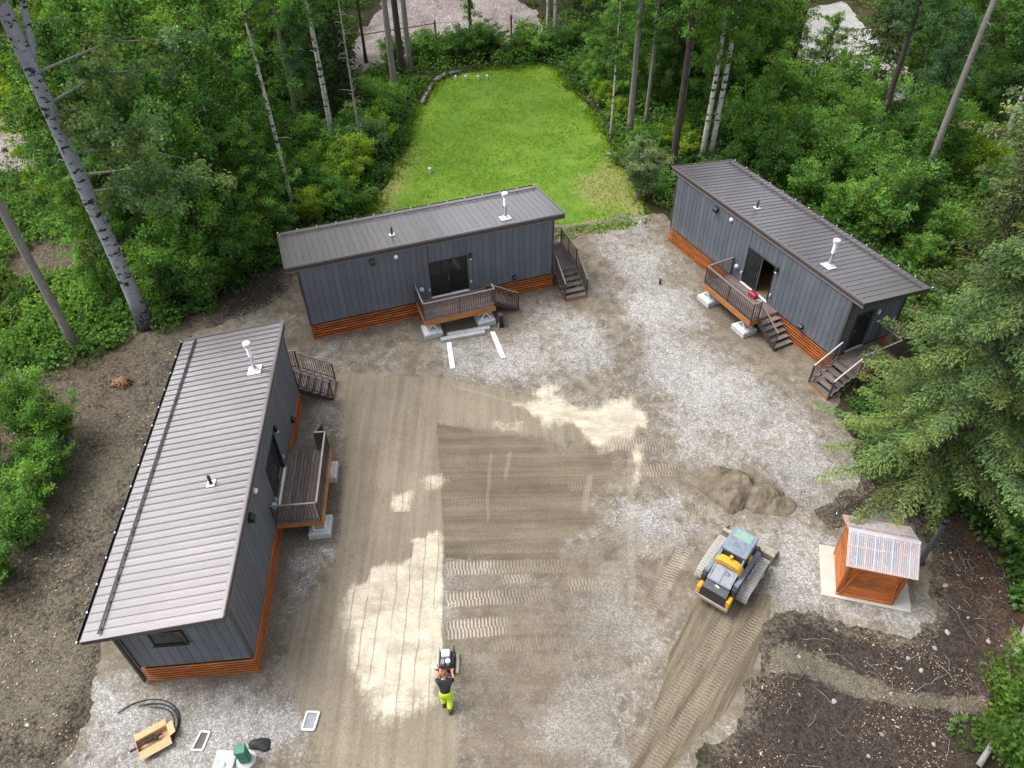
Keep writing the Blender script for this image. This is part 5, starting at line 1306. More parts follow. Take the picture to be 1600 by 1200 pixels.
# low leafy limbs of the big aspen on its right side
lb = MB(); r_ = np.random.default_rng(77); cen = []
for (z, ex, ey, ez) in ((11.6, 4.6, .6, 12.6), (10.2, 3.6, -.6, 10.6), (9.4, 4.4, .8, 8.6), (7.6, 3.6, -.4, 7.2), (12.8, 5.6, 1.6, 13.4), (8.4, 5.2, 1.8, 7.0), (11.0, 2.6, -1.4, 11.2)):
    s = np.array([.2, 0, z]); e = np.array([ex, ey, ez]); md = (s + e) / 2 + np.array([0, 0, .5])
    lb.tube([s, md, e], [.06, .04, .012], 5, False)
    for f in np.linspace(.30, 1.05, 13): cen.append((1 - f) ** 2 * s + 2 * f * (1 - f) * md + f * f * e + r_.normal(size=3) * np.array([.45, .45, .28]))
lb.build('limb', 'bark_grey', t_)
A = clump_leaves(r_, np.array(cen), r_.uniform(.35, .6, len(cen)), 85, .19, np.array([0, 0, 9.]), .35)
o = link('low_foliage', leaf_mesh('low_foliage', *A, 'leaf'), t_); o.color = (.12, .20, .085, 1)
tree('aspen_tree', -21.3, 28.8, 'thin leaning grey trunk at the far left in green undergrowth', 'tall1', 21, .20, 'bark_grey', G_MID, .9, 13.5, (-.012, .01), stubs=10, top=.17)
LW = 'leafy trees in the wood on the left'
LWL = 'leafy tree in the dense wood left of the lawn'
for (x, y, k, cs, colr, h, lb_) in [
        (-16.0, 34.2, 'dense1', .95, G_MID, 9.5, 'bright leafy tree at the wood edge nearest the lawn cabin'),
        (-18.9, 36.4, 'dense2', 1.05, G_DARK, 11, 'leafy tree directly behind the big grey aspen trunk'),
        (-15.6, 38.6, 'dense1', 1.1, G_DARK, 11, 'dark leafy tree off the back left corner of the lawn cabin'),
        (-19.8, 42.0, 'dense2', 1.2, G_MID, 12, 'leafy tree deep behind the big aspen in the left wood'),
        (-16.3, 44.8, 'dense1', 1.15, G_MID, 12, 'leafy tree just left of the slender pale birch'),
        (-22.6, 39.5, 'dense1', 1.15, G_DARK, 12, 'dark leafy tree showing left of the big aspen trunk'),
        (-24.2, 46.0, 'dense2', 1.15, G_MID, 12, 'leafy tree above the bare brown patch at left'),
        (-19.5, 50.0, 'dense1', 1.25, G_LITE, 13, 'light green tree high in the middle of the left wood'),
        (-25.5, 53.5, 'dense1', 1.2, G_MID, 12, 'leafy tree right of the small dirt road at left'),
        (-17.8, 57.5, 'dense2', 1.2, G_MID, 12, 'leafy tree behind the grey birch deep in the wood'),
        (-30.5, 61.5, 'dense2', 1.3, G_LITE, 13, 'light green tree behind the small dirt road at left'),
        (-23.5, 62.0, 'dense1', 1.3, G_YEL, 13, 'yellow-green tree in the upper part of the left wood'),
        (-16.5, 65.5, 'dense2', 1.15, G_LITE, 12, 'light green tree left of the dirt bank'),
        (-36.5, 66.5, 'dense1', 1.3, G_MID, 13, 'leafy tree at the upper left behind the aspen top'),
        (-28.5, 71.0, 'dense2', 1.3, G_LITE, 13, 'light green tree at the top edge, above the left wood'),
        (-20.5, 74.0, 'dense1', 1.3, G_MID, 13, 'leafy tree at the top edge left of the dirt bank'),
        (-41, 73.5, 'dense2', 1.3, G_YEL, 13, 'yellow-green tree in the top left corner'),
        (-35, 78.5, 'dense1', 1.35, G_MID, 13, 'leafy tree at the top edge right of the aspen'),
        (-26, 80.5, 'dense2', 1.35, G_LITE, 13, 'light green tree at the top edge over the yellow-green one'),
        (-17.5, 82, 'dense1', 1.3, G_MID, 13, 'leafy tree at the top edge nearest the dirt bank'),
        (-11.5, 84.5, 'dense2', 1.2, G_LITE, 12, 'light green tree just behind the dirt bank at left'),
        (-28.5, 44.5, 'dense2', .8, G_YEL, 8, 'small yellow-green tree beside the bare brown patch'),
        (-33.5, 62.0, 'dense1', .9, G_YEL, 9, 'small yellow-green tree beside the small dirt road')]:
    tree('leafy_tree', x, y, lb_, k, h, .10 * cs, 'bark_birch' if random.random() < .25 else 'bark_dark', colr, cs, .7, group=LW, rz=None)
for (x, y, k, cs, colr, h, lb_) in [(-13.9, 37.4, 'dense2', .72, G_LITE, 7, 'short bright leafy tree at the left end of the lawn cabin'), (-21.3, 33.6, 'dense2', .62, G_LITE, 6, 'short leafy tree left of the big aspen base'), (-25.8, 41.5, 'dense1', .85, G_LITE, 9, 'light green tree over the bare brown patch'), (-13.2, 54.6, 'dense2', .9, G_BLUE, 9, 'bluish leafy tree behind the straight white birch'), (-13.9, 61.0, 'dense1', .9, G_MID, 9, 'leafy tree left of the three grey trunks'), (-21.5, 56.0, 'dense2', 1.1, G_LITE, 11, 'light leafy tree in the heart of the left wood'), (-28.6, 57.5, 'dense2', 1.0, G_LITE, 10, 'light leafy tree over the small dirt road'), (-38.5, 60.0, 'dense2', 1.0, G_MID, 10, 'leafy tree left of the aspen at the left edge'), (-29.5, 51.0, 'dense1', .6, G_YEL, 6, 'low yellow-green tree beside the small dirt road at left')]:
    tree('leafy_tree', x, y, lb_, k, h, .09 * cs, 'bark_dark', colr, cs, .4, group=LW)
tree('birch_tree', -12.85, 40.7, 'slender pale birch trunk beside the back left corner of the lawn cabin', 'sparse', 14, .13, 'bark_birch', G_MID, 1.0, 9.0, (-.01, .0))
tree('birch_tree', -11.95, 49.9, 'straight white birch left of the lawn beside a dark spruce', 'tall2', 17, .20, 'bark_birch', G_MID, .95, 8.5)
tree('birch_tree', -15.1, 53.5, 'grey birch trunk deep in the wood left of the lawn', 'tall2', 16, .17, 'bark_grey', G_DARK, .95, 8.0)
tree('dead_spruce', -9.6, 47.6, 'dead bare thin conifer trunk at the left edge of the lawn', None, 11, .09, 'bark_dead', G_SPR, stubs=34)
tree('spruce_tree', -11.3, 53.2, 'dark narrow spruce between birches left of the lawn', 'spruce2', 11.5, .15, 'bark_dark', (.030, .048, .022, 1), .95, .8)
tree('birch_tree', -8.5, 58.2, 'tall grey trunk, leftmost of three at the far left lawn corner', 'tall1', 22, .26, 'bark_grey', G_MID, .95, 14.0)
tree('birch_tree', -8.15, 61.0, 'dark ivy-clad trunk in the middle of three by the far lawn corner', 'tall2', 20, .28, 'bark_dark', G_DARK, .85, 12.5)
tree('birch_tree', -7.7, 62.6, 'pale grey trunk, rightmost of three at the far left lawn corner', 'tall1', 20, .24, 'bark_grey', G_MID, .8, 13.5)
tree('birch_tree', -11.6, 65.0, 'thin dark trunk before the dirt bank left of the fence', 'sparse', 15, .13, 'bark_dark', G_LITE, 1.1, 7.0)
tree('young_tree', -2.85, 67.2, 'young tree with leafy trunk standing before the dirt bank', 'sparse', 9.5, .16, 'bark_dark', G_MID, 1.0, 2.2, sx=.75)
# -- behind the lawn and right wood
tree('birch_tree', 3.7, 69.4, 'white birch trunk, left of a close pair behind the lawn', 'tall2', 17, .13, 'bark_birch', G_MID, .9, 9.5)
tree('birch_tree', 4.35, 69.4, 'white birch trunk, right of a close pair behind the lawn', 'tall2', 17, .18, 'bark_birch', G_MID, .9, 10.0)
tree('birch_tree', 8.6, 69.0, 'dark thin trunk right of the white pair behind the lawn', 'dense2', 14, .13, 'bark_dark', G_MID, 1.1, 2.5)
tree('birch_tree', 7.05, 49.5, 'short slender pale birch at the right edge of the lawn', 'sparse', 9.5, .085, 'bark_birch', G_DARK, .8, 5.2)
tree('aspen_tree', 8.45, 50.4, 'tall clean grey trunk right of the lawn', 'broad', 20, .22, 'bark_grey', G_SILV, .85, 11.0)
tree('aspen_tree', 9.75, 51.6, 'thin grey trunk just behind the tall clean one', 'tall1', 15, .14, 'bark_grey', G_DARK, .95, 6.0)
tree('aspen_tree', 12.3, 52.0, 'slim bluish trunk between the dark trunk and the grey ones', 'tall2', 15, .15, 'bark_aspen', G_DARK, 1.0, 6.5)
tree('aspen_tree', 10.6, 45.3, 'dark trunk rising at the back left corner of the right cabin', 'tall1', 17, .25, 'bark_dark', G_MID, .9, 8.8)
tree('birch_tree', 12.75, 46.6, 'white birch behind the right cabin, left of a pair', 'tall2', 15, .19, 'bark_birch', G_MID, .95, 6.2)
tree('birch_tree', 13.35, 46.7, 'white birch behind the right cabin, right of a pair', 'tall2', 18, .19, 'bark_birch', G_MID, .95, 8.5, (.008, .0))
RW = 'leafy trees in the wood beyond the right cabin'
RWL = 'leafy tree in the wood between the lawn and the grey road'
for (x, y, k, cs, colr, h, lb_) in [
        (12.5, 57.5, 'dense2', 1.05, G_DARK, 11, 'dark leafy tree behind the short birch right of the lawn'),
        (10.4, 61.5, 'dense1', 1.05, G_MID, 11, 'leafy tree behind the tall clean grey trunk'),
        (16.2, 55.5, 'dense1', 1.0, G_MID, 10, 'leafy tree behind the pair of white birches'),
        (15.0, 62.5, 'dense2', 1.15, G_MID, 12, 'leafy tree behind the dark leafy one right of the lawn'),
        (7.6, 57.0, 'dense2', .62, G_LITE, 6.5, 'small light green tree at the far right lawn corner'),
        (19.0, 63.0, 'dense2', 1.1, G_MID, 12, 'leafy tree left of the dark spruce trunk'),
        (11.5, 68.5, 'dense1', 1.2, G_LITE, 12, 'light green tree at the top right of the lawn'),
        (17.8, 70.0, 'dense1', 1.25, G_MID, 13, 'leafy tree at the top edge left of the grey road'),
        (6.5, 76.0, 'dense2', 1.25, G_MID, 13, 'leafy tree at the top edge behind the white birch pair'),
        (13.5, 77.0, 'dense2', 1.3, G_LITE, 13, 'light green tree at the top edge over the lawn right side'),
        (20.5, 78, 'dense1', 1.3, G_MID, 13, 'leafy tree at the top edge near the grey road'),
        (.5, 84, 'dense1', .9, G_YEL, 9, 'yellow-green tree on top of the dirt bank'),
        (25.5, 84, 'dense2', 1.3, G_LITE, 13, 'light green tree at the top edge beyond the grey road'),
        (18.2, 57.5, 'dense2', .85, G_MID, 9, 'leafy tree between the white birches and the dark spruce trunk')]:
    tree('leafy_tree', x, y, lb_, k, h, .12 * cs, 'bark_grey', colr, cs, .6, group=RW)
for (x, y, k, cs, colr, h, lb_) in [(14.4, 51.6, 'dense2', .8, G_MID, 8, 'leafy tree right behind the slim bluish trunk'), (19.6, 54.8, 'dense1', .75, G_LITE, 8, 'light leafy tree left of the dark spruce trunk'), (22.9, 55.4, 'dense2', .6, G_LITE, 6, 'young leafy tree at the foot of the dark spruce trunk'), (28.6, 49.6, 'dense1', .8, G_BLUE, 8, 'bluish leafy tree left of the bare dead trunk'), (32.8, 58.0, 'dense2', .85, G_MID, 9, 'leafy tree at the right side of the grey road'), (9.4, 55.0, 'dense1', .7, G_LITE, 7, 'light leafy tree behind the lawn right edge'), (31.6, 64.5, 'dense1', .8, G_DARK, 9, 'dark leafy tree right of the grey road')]:
    tree('leafy_tree', x, y, lb_, k, h, .09 * cs, 'bark_dark', colr, cs, .4, group=RW)
tree('spruce_tree', 21.9, 59.3, 'dark spruce trunk standing left of the pale grey road', 'spruce_thin', 17, .34, 'bark_dark', G_SPR, 1.1, 5.0, stubs=26)
tree('spruce_tree', 25.3, 52.5, 'green spruce standing just before the pale grey road', 'spruce1', 14.5, .17, 'bark_dark', (.072, .115, .042, 1), 1.1, .5)
tree('aspen_tree', 22.8, 44.6, 'dark mossy double trunk behind the right cabin', 'tall1', 15, .22, 'bark_dark', G_BLUE, .75, 9.0)
tree('dead_tree', 25.5, 42.4, 'bare grey dead trunk leaning up at the right', None, 16, .21, 'bark_dead', G_MID, lean=(-.004, 0), stubs=36, top=.10)
tree('birch_tree', 33.0, 47.8, 'pale twin stem at the right edge, left of two', 'broad', 15, .14, 'bark_birch', G_SILV, .8, 9.0, stubs=8)
tree('birch_tree', 34.0, 46.6, 'pale twin stem at the right edge, right of two', 'tall2', 14, .13, 'bark_grey', G_DARK, .9, 8.0, stubs=8)
FR_G = 'trees at the far right beyond the right cabin'
for (x, y, k, cs, colr, h, lb_) in [
        (30.0, 55.5, 'dense2', .8, G_MID, 8, 'small leafy tree between the grey road and bare trunk'),
        (37.5, 56.0, 'dense1', 1.15, G_DARK, 11, 'dark leafy tree right of the bare dead trunk'),
        (41.0, 63.0, 'dense2', 1.2, G_MID, 12, 'leafy tree above the bare dead trunk'),
        (40.5, 72.0, 'dense1', 1.3, G_MID, 13, 'leafy tree at the top right, left of the corner'),
        (46.5, 78.0, 'dense2', 1.3, G_DARK, 13, 'dark leafy tree in the top right corner'),
        (38.5, 80.5, 'dense2', 1.2, G_LITE, 12, 'light green tree at the top edge right of the road'),
        (34.0, 83.5, 'dense1', 1.2, G_YEL, 12, 'yellow-green tree at the top edge just past the road'),
        (45.5, 68.5, 'dense1', 1.3, G_DARK, 13, 'dark leafy tree on the upper right edge'),
        (37.8, 49.0, 'dense1', 1.1, G_DARK, 11, 'dark leafy tree behind the pale twin stems')]:
    tree('leafy_tree', x, y, lb_, k, h, .12 * cs, 'bark_grey', colr, cs, .6, group=FR_G)
tree('spruce_tree', 39.5, 52.5, 'dark spruce at the far upper right edge', 'spruce1', 14, .2, 'bark_dark', (.034, .052, .022, 1), 1.0, .8)
tree('cottonwood_tree', 26.3, 34.6, 'pale-leaved cottonwood behind the near end of the right cabin', 'broad', 10.5, .22, 'bark_dark', (.165, .230, .120, 1), .95, 2.6)
tree('cottonwood_tree', 29.5, 36.5, 'pale-leaved cottonwood at the right edge behind the spruce', 'broad', 11.5, .2, 'bark_dark', (.150, .215, .105, 1), .95, 3.6)
tree('spruce_tree', 23.0, 30.5, 'green spruce behind the big one near the right edge', 'spruce1', 12, .18, 'bark_dark', (.070, .100, .038, 1), .9, .6)
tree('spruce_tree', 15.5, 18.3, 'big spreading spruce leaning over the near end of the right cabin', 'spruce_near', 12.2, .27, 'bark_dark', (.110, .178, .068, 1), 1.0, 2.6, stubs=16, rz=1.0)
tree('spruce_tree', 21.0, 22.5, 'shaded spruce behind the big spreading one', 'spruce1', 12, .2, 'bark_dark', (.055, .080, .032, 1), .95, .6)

# -- shrubs
ORD = ['first', 'second', 'third', 'fourth', 'fifth', 'sixth', 'seventh', 'eighth', 'ninth', 'tenth', 'eleventh', 'twelfth']
def shrubs(pts, label, group, cols, keys=('shrub1', 'shrub2'), s0=.8, s1=1.2, order=lambda p: p[0]):
    for i, (x, y) in enumerate(sorted(pts, key=order)): shrub(x, y, random.choice(keys), random.uniform(s0, s1), random.choice(cols), label % ORD[i], group)
near_far = lambda p: p[1]; far_near = lambda p: -p[1]
shrubs([(-20.6, 22.8), (-19.7, 21.2), (-18.9, 19.2), (-18.6, 17.6), (-18.8, 15.6), (-21.0, 19.6), (-20.6, 16.8), (-19.3, 22.6), (-21.8, 21.2), (-18.7, 20.6)], '%s from the top of the bright green shrubs at the left edge', 'shrubs at the left edge', [G_MID, G_LITE], ('shrub1', 'shrub3'), .68, .9, far_near)
TL = 'thicket left of the lawn'
shrubs([(-10.0, 43.8), (-9.7, 45.6), (-9.2, 48.0), (-8.9, 50.0), (-8.6, 52.4), (-8.3, 54.6), (-9.7, 40.9)], '%s green shrub from the lawn cabin along the left lawn edge', TL, [G_MID, G_LITE, G_BLUE, G_YEL], ('shrub1', 'shrub2'), .8, 1.2, near_far)
shrubs([(-14.3, 36.6), (-13.6, 38.6), (-17.0, 32.6), (-15.3, 34.0), (-12.3, 43.0), (-11.0, 42.2), (-10.4, 50.8), (-10.8, 47.0), (-12.6, 46.4), (-13.4, 49.8), (-10.5, 55.6), (-11.6, 39.9)], '%s shrub from the near end inside the thicket left of the lawn', TL, [G_MID, G_LITE, G_BLUE, G_YEL], ('shrub1', 'shrub2'), .8, 1.2, near_far)
HG = 'hedge behind the lawn'
shrubs([(-9.3, 64.2), (-7.4, 64.6), (-5.6, 65.0), (-3.8, 65.2), (-2.2, 65.4), (-.6, 65.6), (1.0, 65.6), (2.6, 65.8), (4.2, 66.0), (5.8, 66.2)], '%s shrub from the left in the front row of the hedge behind the lawn', HG, [G_MID, G_LITE, G_DARK], ('shrub2', 'shrub1'), .85, 1.15)
shrubs([(-6.6, 66.2), (-4.6, 66.4), (-1.6, 66.8), (1.8, 67.0)], '%s shrub from the left in the back row of the hedge, by the fence', HG, [G_MID, G_DARK], ('shrub2', 'shrub1'), .85, 1.15)
shrubs([(6.2, 60.5), (6.8, 58.2), (7.2, 55.5), (7.9, 53.2), (8.8, 48.4), (9.6, 47.2), (10.6, 48.6), (11.6, 47.4)], '%s low shrub from the far end along the right lawn edge', 'shrubs right of the lawn', [G_MID, G_LITE, G_YEL], ('shrub1', 'shrub2'), .6, .95, far_near)
shrubs([(-16.9, 33.2), (-14.6, 35.2), (-15.9, 32.4), (-17.9, 32.0)], '%s from the left of four feathery shrubs at the wood edge behind the left cabin', 'shrubs at the near wood edge', [G_LITE], ('shrub3',), .75, 1.0)
shrub(8.1, 42.2, 'shrub4', 1.2, (.150, .215, .110, 1), 'silvery green willow bush at the right end of the lawn', None, 'willow_bush')
shrub(7.5, 46.6, 'shrub2', .55, G_LITE, 'small bright shrub beside the willow bush on the lawn edge', None)
TC = 'thicket behind the right cabin'
shrubs([(14.2, 44.6), (16.2, 43.2), (17.8, 41.4), (19.4, 39.0), (20.6, 36.6), (21.9, 34.2)], '%s tall shrub from the far end, first row behind the right cabin', TC, [G_MID, G_LITE, G_LITE, G_DARK], ('shrub3', 'shrub3', 'shrub1'), .8, 1.15, far_near)
shrubs([(15.6, 46.4), (18.2, 45.4), (19.8, 43.2), (21.4, 40.8), (22.8, 38.4), (24.2, 36.2)], '%s tall shrub from the far end, second row behind the right cabin', TC, [G_MID, G_LITE, G_LITE, G_DARK], ('shrub3', 'shrub3', 'shrub1'), .8, 1.15, far_near)
shrubs([(14.6, 49.6), (17.2, 48.6), (19.8, 47.4), (21.6, 45.4), (23.0, 43.0), (24.4, 40.2), (26.4, 44.2)], '%s tall shrub from the far end, third row behind the right cabin', TC, [G_MID, G_LITE, G_LITE, G_DARK], ('shrub3', 'shrub3', 'shrub1'), .8, 1.15, far_near)
shrubs([(20.9, 50.2), (18.6, 52.0), (23.6, 48.0), (23.2, 51.6), (26.8, 47.6)], '%s shrub from the left, deepest row between right cabin and grey road', TC, [G_MID, G_LITE], ('shrub3',), .8, 1.15)
shrubs([(29.0, 43.0), (31.0, 45.2), (28.4, 46.6), (30.6, 49.4), (33.4, 52.0), (35.2, 44.0), (28.6, 39.6), (31.8, 40.8)], '%s shrub from the left among bare stems at the upper right edge', 'shrubs at the upper right edge', [G_MID, G_YEL, G_DARK], ('shrub3', 'shrub1'), .65, 1.0)
shrubs([(17.6, 20.6), (18.6, 18.6), (19.6, 20.4), (18.4, 16.6), (20.4, 17.2), (16.8, 22.2), (18.9, 22.8), (20.2, 25.0), (22.2, 26.4), (21.6, 19.6)], '%s from the top of the shrubs under the big spruce', 'shrubs under the big spruce', [G_MID, G_LITE, G_YEL], ('shrub1', 'shrub3'), .6, .85, far_near)
for (x, y, s, lb) in [(14.7, 9.1, 1.3, 'bright green bush in the bottom right corner'), (16.8, 10.6, .95, 'bright green bush by the fallen birch log at bottom right'), (18.5, 14.8, .85, 'small green bush on the right edge beside brown twigs')]:
    shrub(x, y, 'shrub4', s, (.085, .17, .04, 1), lb, None)

# -- undergrowth: a leafy mass nobody could count
def undergrowth():
    r = np.random.default_rng(5); n = 30000
    x = r.uniform(-48, 48, n); y = r.uniform(9, 86, n)
    keep = r.uniform(size=n) < np.clip(1.35 - np.hypot(x, y) / 62, .12, 1); x, y = x[keep], y[keep]; n = len(x)
    F, w, w2 = ground_fields(x, y)
    ok = (F['yard'] < -.5) & (F['lawn'] < -.35) & (F['broad'] < -.3) & (F['rroad'] < -.3) & (F['lroad'] < -.3) & (F['soil'] < -.25)
    # inside what the camera sees, with a margin
    q = np.stack([x, y, np.full(n, -24.0)], -1); fw = np.array(_f); rr = np.array(_r2); uu = np.array(_u2)
    dp = q @ fw; sx_ = q @ rr / dp; sy_ = q @ uu / dp
    ok &= (np.abs(sx_) < .80) & (sy_ < .60) & (sy_ > -.60)
    for k, (cx, cy, th) in CABS.items():
        c, s = math.cos(th), math.sin(th); U = (x - cx) * c + (y - cy) * s; V = -(x - cx) * s + (y - cy) * c
        ok &= ~((U > -.8) & (U < 14.6) & (V > -2.4) & (V < 4.6))
    x, y = x[ok], y[ok]; n = len(x); dist = np.hypot(x, y)
    m = 6800; print('undergrowth', n)
    if n > m: x, y, dist = x[:m], y[:m], dist[:m]; n = m
    h = r.uniform(.35, 1.0, n) * (1 + .5 * sstep(dist, 40, 60))
    per = 66; idx = np.repeat(np.arange(n), per)
    off = r.normal(size=(n * per, 3)); off /= np.maximum(np.linalg.norm(off, axis=1, keepdims=True), .4)
    C = np.stack([x, y, gzv(x, y) + h * .45], -1)[idx] + off * (h[idx] * np.array([[.75], [.75], [.5]])).T
    d = off + r.normal(size=off.shape) * .6; d[:, 2] -= .2
    nn = np.array([0, 0, 1.0]) + off * .4 + r.normal(size=off.shape) * .4
    ln = r.uniform(.12, .26, n * per); wd = ln * r.uniform(.6, .9, n * per)
    cb = np.clip(fbm(x * .3, y * .3, 40) + r.normal(size=n) * .15, 0, 1); hu = np.clip((fbm(x * .2 + 7, y * .2, 41) - .3) * 1.4 + r.normal(size=n) * .2, 0, 1)
    lc = np.stack([np.clip(cb[idx] + r.normal(size=n * per) * .15, 0, 1), np.clip(hu[idx] + r.normal(size=n * per) * .1, 0, 1)], 1)
    o = link('undergrowth', leaf_mesh('undergrowth', C, d, nn, ln, wd, lc, 'leaf')); o.color = (.085, .182, .045, 1)
    tag(o, 'low green undergrowth covering the floor of the surrounding wood', 'undergrowth', kind='stuff')
undergrowth()

def grass():
    r = np.random.default_rng(6); n = 60000
    x = r.uniform(-10, 9, n); y = r.uniform(37, 64, n); F, w, w2 = ground_fields(x, y)
    ok = F['lawn'] > -.55; x, y = x[ok], y[ok]; n = len(x)
    dense = fbm(x * .5, y * .5, 50) + r.normal(size=n) * .12; k = dense > .40; x, y = x[k], y[k]; n = len(x)
    C = np.stack([x, y, gzv(x, y) + .05], -1); d = r.normal(size=(n, 3)); d[:, 2] = np.abs(d[:, 2]) * .9 + .3
    nn = r.normal(size=(n, 3)); ed_ = 1 + 2.2 * np.exp(-(F['lawn'][ok][k] / .5) ** 2); ln = r.uniform(.06, .14, n) * ed_; wd = ln * r.uniform(.25, .5, n) / ed_ ** .5
    lc = np.stack([r.uniform(.35, .8, n), np.clip(fbm(x * .25, y * .25, 51) * 1.3 + r.normal(size=n) * .2 - .1, 0, 1)], 1)
    o = link('grass', leaf_mesh('grass', C, d, nn, ln, wd, lc, 'leaf')); o.color = (.115, .22, .028, 1)
    tag(o, 'short bright green grass of the lawn', 'grass', kind='stuff')
grass()

# -- litter: leaves, chips, twigs and stones on the bare soil
def scatter_mat(name, stops):
    t = NT(name); lc = t.sep(t.attr('lc')); cr = t.n.new('ShaderNodeValToRGB'); e = cr.color_ramp.elements
    while len(e) < len(stops): e.new(.5)
    for i, (p, c) in enumerate(stops): e[i].position = p; e[i].color = (*c, 1)
    cr.color_ramp.interpolation = 'LINEAR'; t.put(cr.inputs[0], lc[0]); t.set(Base_Color=cr.outputs[0], Roughness=.85, Specular_IOR_Level=.2); MT[name] = t.m
scatter_mat('litter', [(0, (.06, .035, .022)), (.35, (.16, .10, .06)), (.6, (.30, .23, .14)), (.8, (.42, .37, .25)), (1, (.55, .52, .46))])
scatter_mat('chips', [(0, (.10, .06, .035)), (.4, (.24, .15, .09)), (.7, (.42, .33, .22)), (1, (.66, .63, .58))])
def soil_points(n, seed, box, poly_keys, edge=.2):
    r = np.random.default_rng(seed); x = r.uniform(box[0], box[1], n); y = r.uniform(box[2], box[3], n); F, w, w2 = ground_fields(x, y)
    s = np.maximum.reduce([sdf(POLY[k], x, y) for k in poly_keys]) + w * .8
    ok = (s > 0) & (F['yard'] < edge); return r, x[ok], y[ok]
def leaf_litter():
    r, x, y = soil_points(26000, 61, (-25, -10, 8, 40), ('SOILL', 'SOILL2'), .1); k = fbm(x * .5, y * .5, 62) + r.normal(size=len(x)) * .12 > .55; x, y = x[k], y[k]; n = len(x)
    C = np.stack([x, y, gzv(x, y) + .03], -1); d = r.normal(size=(n, 3)); d[:, 2] *= .25; nn = np.array([0, 0, 1.]) + r.normal(size=(n, 3)) * .3
    ln = r.uniform(.035, .10, n) * (1 + (r.uniform(size=n) > .96) * .8); lc = np.stack([r.beta(1.2, 1.6, n), r.uniform(size=n)], 1)
    o = link('leaf_litter', leaf_mesh('leaf_litter', C, d, nn, ln, ln * .65, lc, 'litter')); tag(o, 'dry yellow and brown leaves strewn on the dark soil', 'leaf litter', kind='stuff')
leaf_litter()
def wood_chips():
    r, x, y = soil_points(46000, 63, (5, 20, 7, 21), ('SOILR',), -.1); k = fbm(x * .9, y * .9, 64) + r.normal(size=len(x)) * .10 > .52; x, y = x[k], y[k]; n = len(x)
    C = np.stack([x, y, gzv(x, y) + .025], -1); d = r.normal(size=(n, 3)); d[:, 2] *= .3; nn = np.array([0, 0, 1.]) + r.normal(size=(n, 3)) * .4
    ln = r.uniform(.02, .065, n) * (1 + (r.uniform(size=n) > .96) * 1.8); wd = np.minimum(ln * r.uniform(.2, .8, n), .05)
    lc = np.stack([r.beta(1.4, 1.9, n), r.uniform(size=n)], 1)
    o = link('wood_chips', leaf_mesh('wood_chips', C, d, nn, ln, wd, lc, 'chips')); tag(o, 'pale wood chips and bark bits strewn over the dark soil', 'wood chips', kind='stuff')
wood_chips()
def twigs():
    r, x, y = soil_points(700, 65, (5, 20, 7, 21), ('SOILR',), -.3); mb = MB()
    dens = sstep(x, 11, 16)
    k = r.uniform(size=len(x)) < .25 + .75 * dens; x, y = x[k][:110], y[k][:110]
    for px, py in zip(x, y):
        a = r.uniform(0, 6.28); ln = r.uniform(.2, 1.0); z = gz(px, py); b = r.uniform(-.6, .6)
        mb.tube([(px, py, z + .02), (px + math.cos(a) * ln * .5, py + math.sin(a) * ln * .5, z + .06 + r.uniform(0, .1)), (px + math.cos(a + b) * ln, py + math.sin(a + b) * ln, z + .03)], [.010, .008, .004], 4, False)
    o = mb.build('twigs', 'bark_grey'); tag(o, 'brown twigs and roots scattered over the soil at right', 'twigs', kind='stuff')
twigs()
st = [(15.35, 14.75, .17), (13.9, 12.3, .15), (13.2, 11.6, .14), (12.9, 12.0, .12), (14.6, 12.9, .13), (10.9, 13.1, .12), (11.8, 13.3, .12), (10.1, 10.7, .13), (12.0, 10.9, .11), (11.2, 9.6, .12), (9.4, 12.2, .12), (9.0, 10.9, .13), (14.3, 13.6, .11), (15.9, 12.6, .13), (10.6, 9.0, .10), (12.7, 9.3, .11), (15.6, 13.5, .10)]
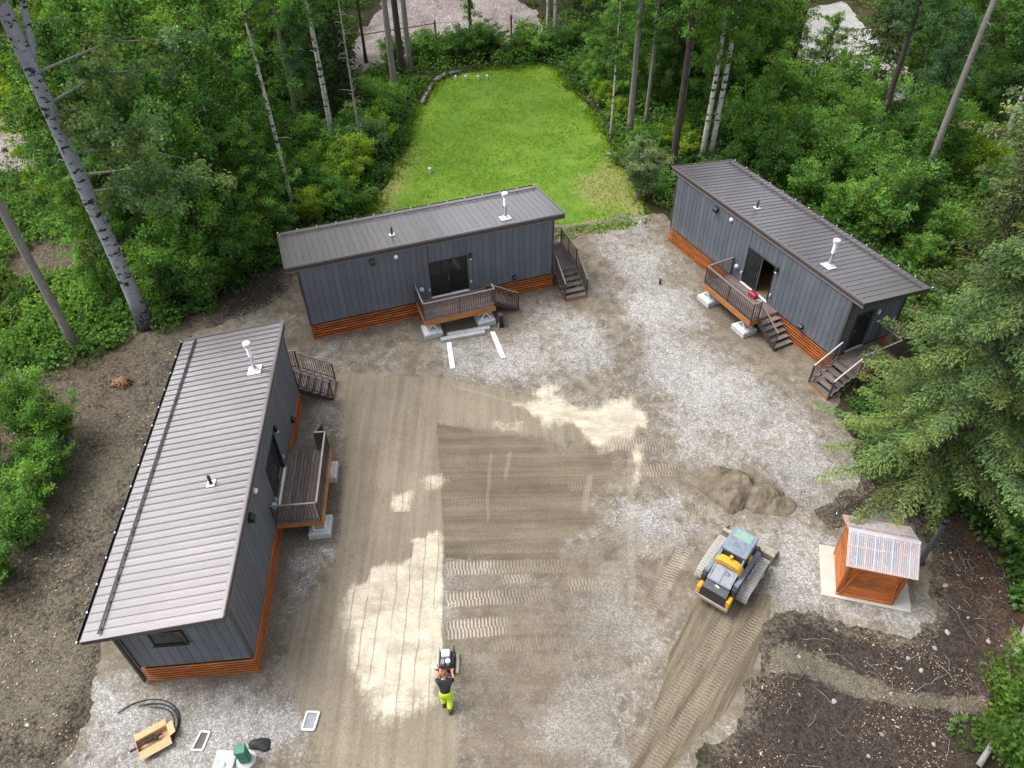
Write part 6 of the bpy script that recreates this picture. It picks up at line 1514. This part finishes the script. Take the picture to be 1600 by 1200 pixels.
simple('stone_dark', (.28, .27, .26), .9, var=.25, nscale=8, objvar=.2)
for i, (px, py, s) in enumerate(sorted(st, key=lambda q: q[0] - .25 * q[1])):
    s *= .62
    o = lump('stone', (s * random.uniform(.8, 1.6), s, s * .6), 'stone_pale', (px, py, gz(px, py) - .01), '%s pale stone from the left on the dark soil at lower right' % (ORD + ['thirteenth', 'fourteenth', 'fifteenth', 'sixteenth', 'seventeenth'])[i], 'stone', 100 + i, .15, 2); o['group'] = 'pale stones on the soil'
    o.rotation_euler = (0, 0, random.uniform(0, 3))
# logs
def log(name, pts, rad, mat, label):
    z = [gz(p[0], p[1]) for p in pts]; o = Vector((pts[0][0], pts[0][1], z[0]))
    ob = MB().tube([Vector((p[0], p[1], zz + (p[2] if len(p) > 2 else rad * .8))) - o for p, zz in zip(pts, z)], [rad * (1 - .25 * i / len(pts)) for i in range(len(pts))], 9).build(name, mat, None, o, True)
    return tag(ob, label, 'log')
log('edging_log', [(-6.3, 56.4), (-6.1, 58.0), (-5.75, 59.8)], .19, 'bark_birch', 'pale log edging the far left side of the lawn, nearer one')
log('edging_log', [(-5.55, 60.6), (-4.9, 61.6), (-3.7, 62.2)], .2, 'bark_birch', 'pale log edging the far left corner of the lawn, farther one')
log('fallen_log', [(6.7, 47.9), (7.6, 47.2)], .13, 'bark_birch', 'short white log at the right edge of the lawn')
log('fallen_birch', [(16.5, 10.6, .25), (17.6, 11.5, .5), (18.4, 12.2, .7)], .07, 'bark_birch', 'thin white fallen birch in the bottom right bushes')
log('fallen_birch', [(13.7, 8.6, .1), (14.3, 9.2, .6)], .09, 'bark_dead', 'broken grey branch end at the bottom right corner')
log('fallen_tree', [(16.4, 11.9, .2), (17.2, 12.9, .35), (18.4, 14.2, .5)], .13, 'bark_grey', 'grey fallen trunk with roots at the right edge')
log('fallen_branch', [(-10.9, 43.3, .9), (-9.9, 44.3, 1.3), (-8.9, 45.0, 1.6)], .04, 'bark_dead', 'thin bare branch leaning in shrubs left of the lawn')
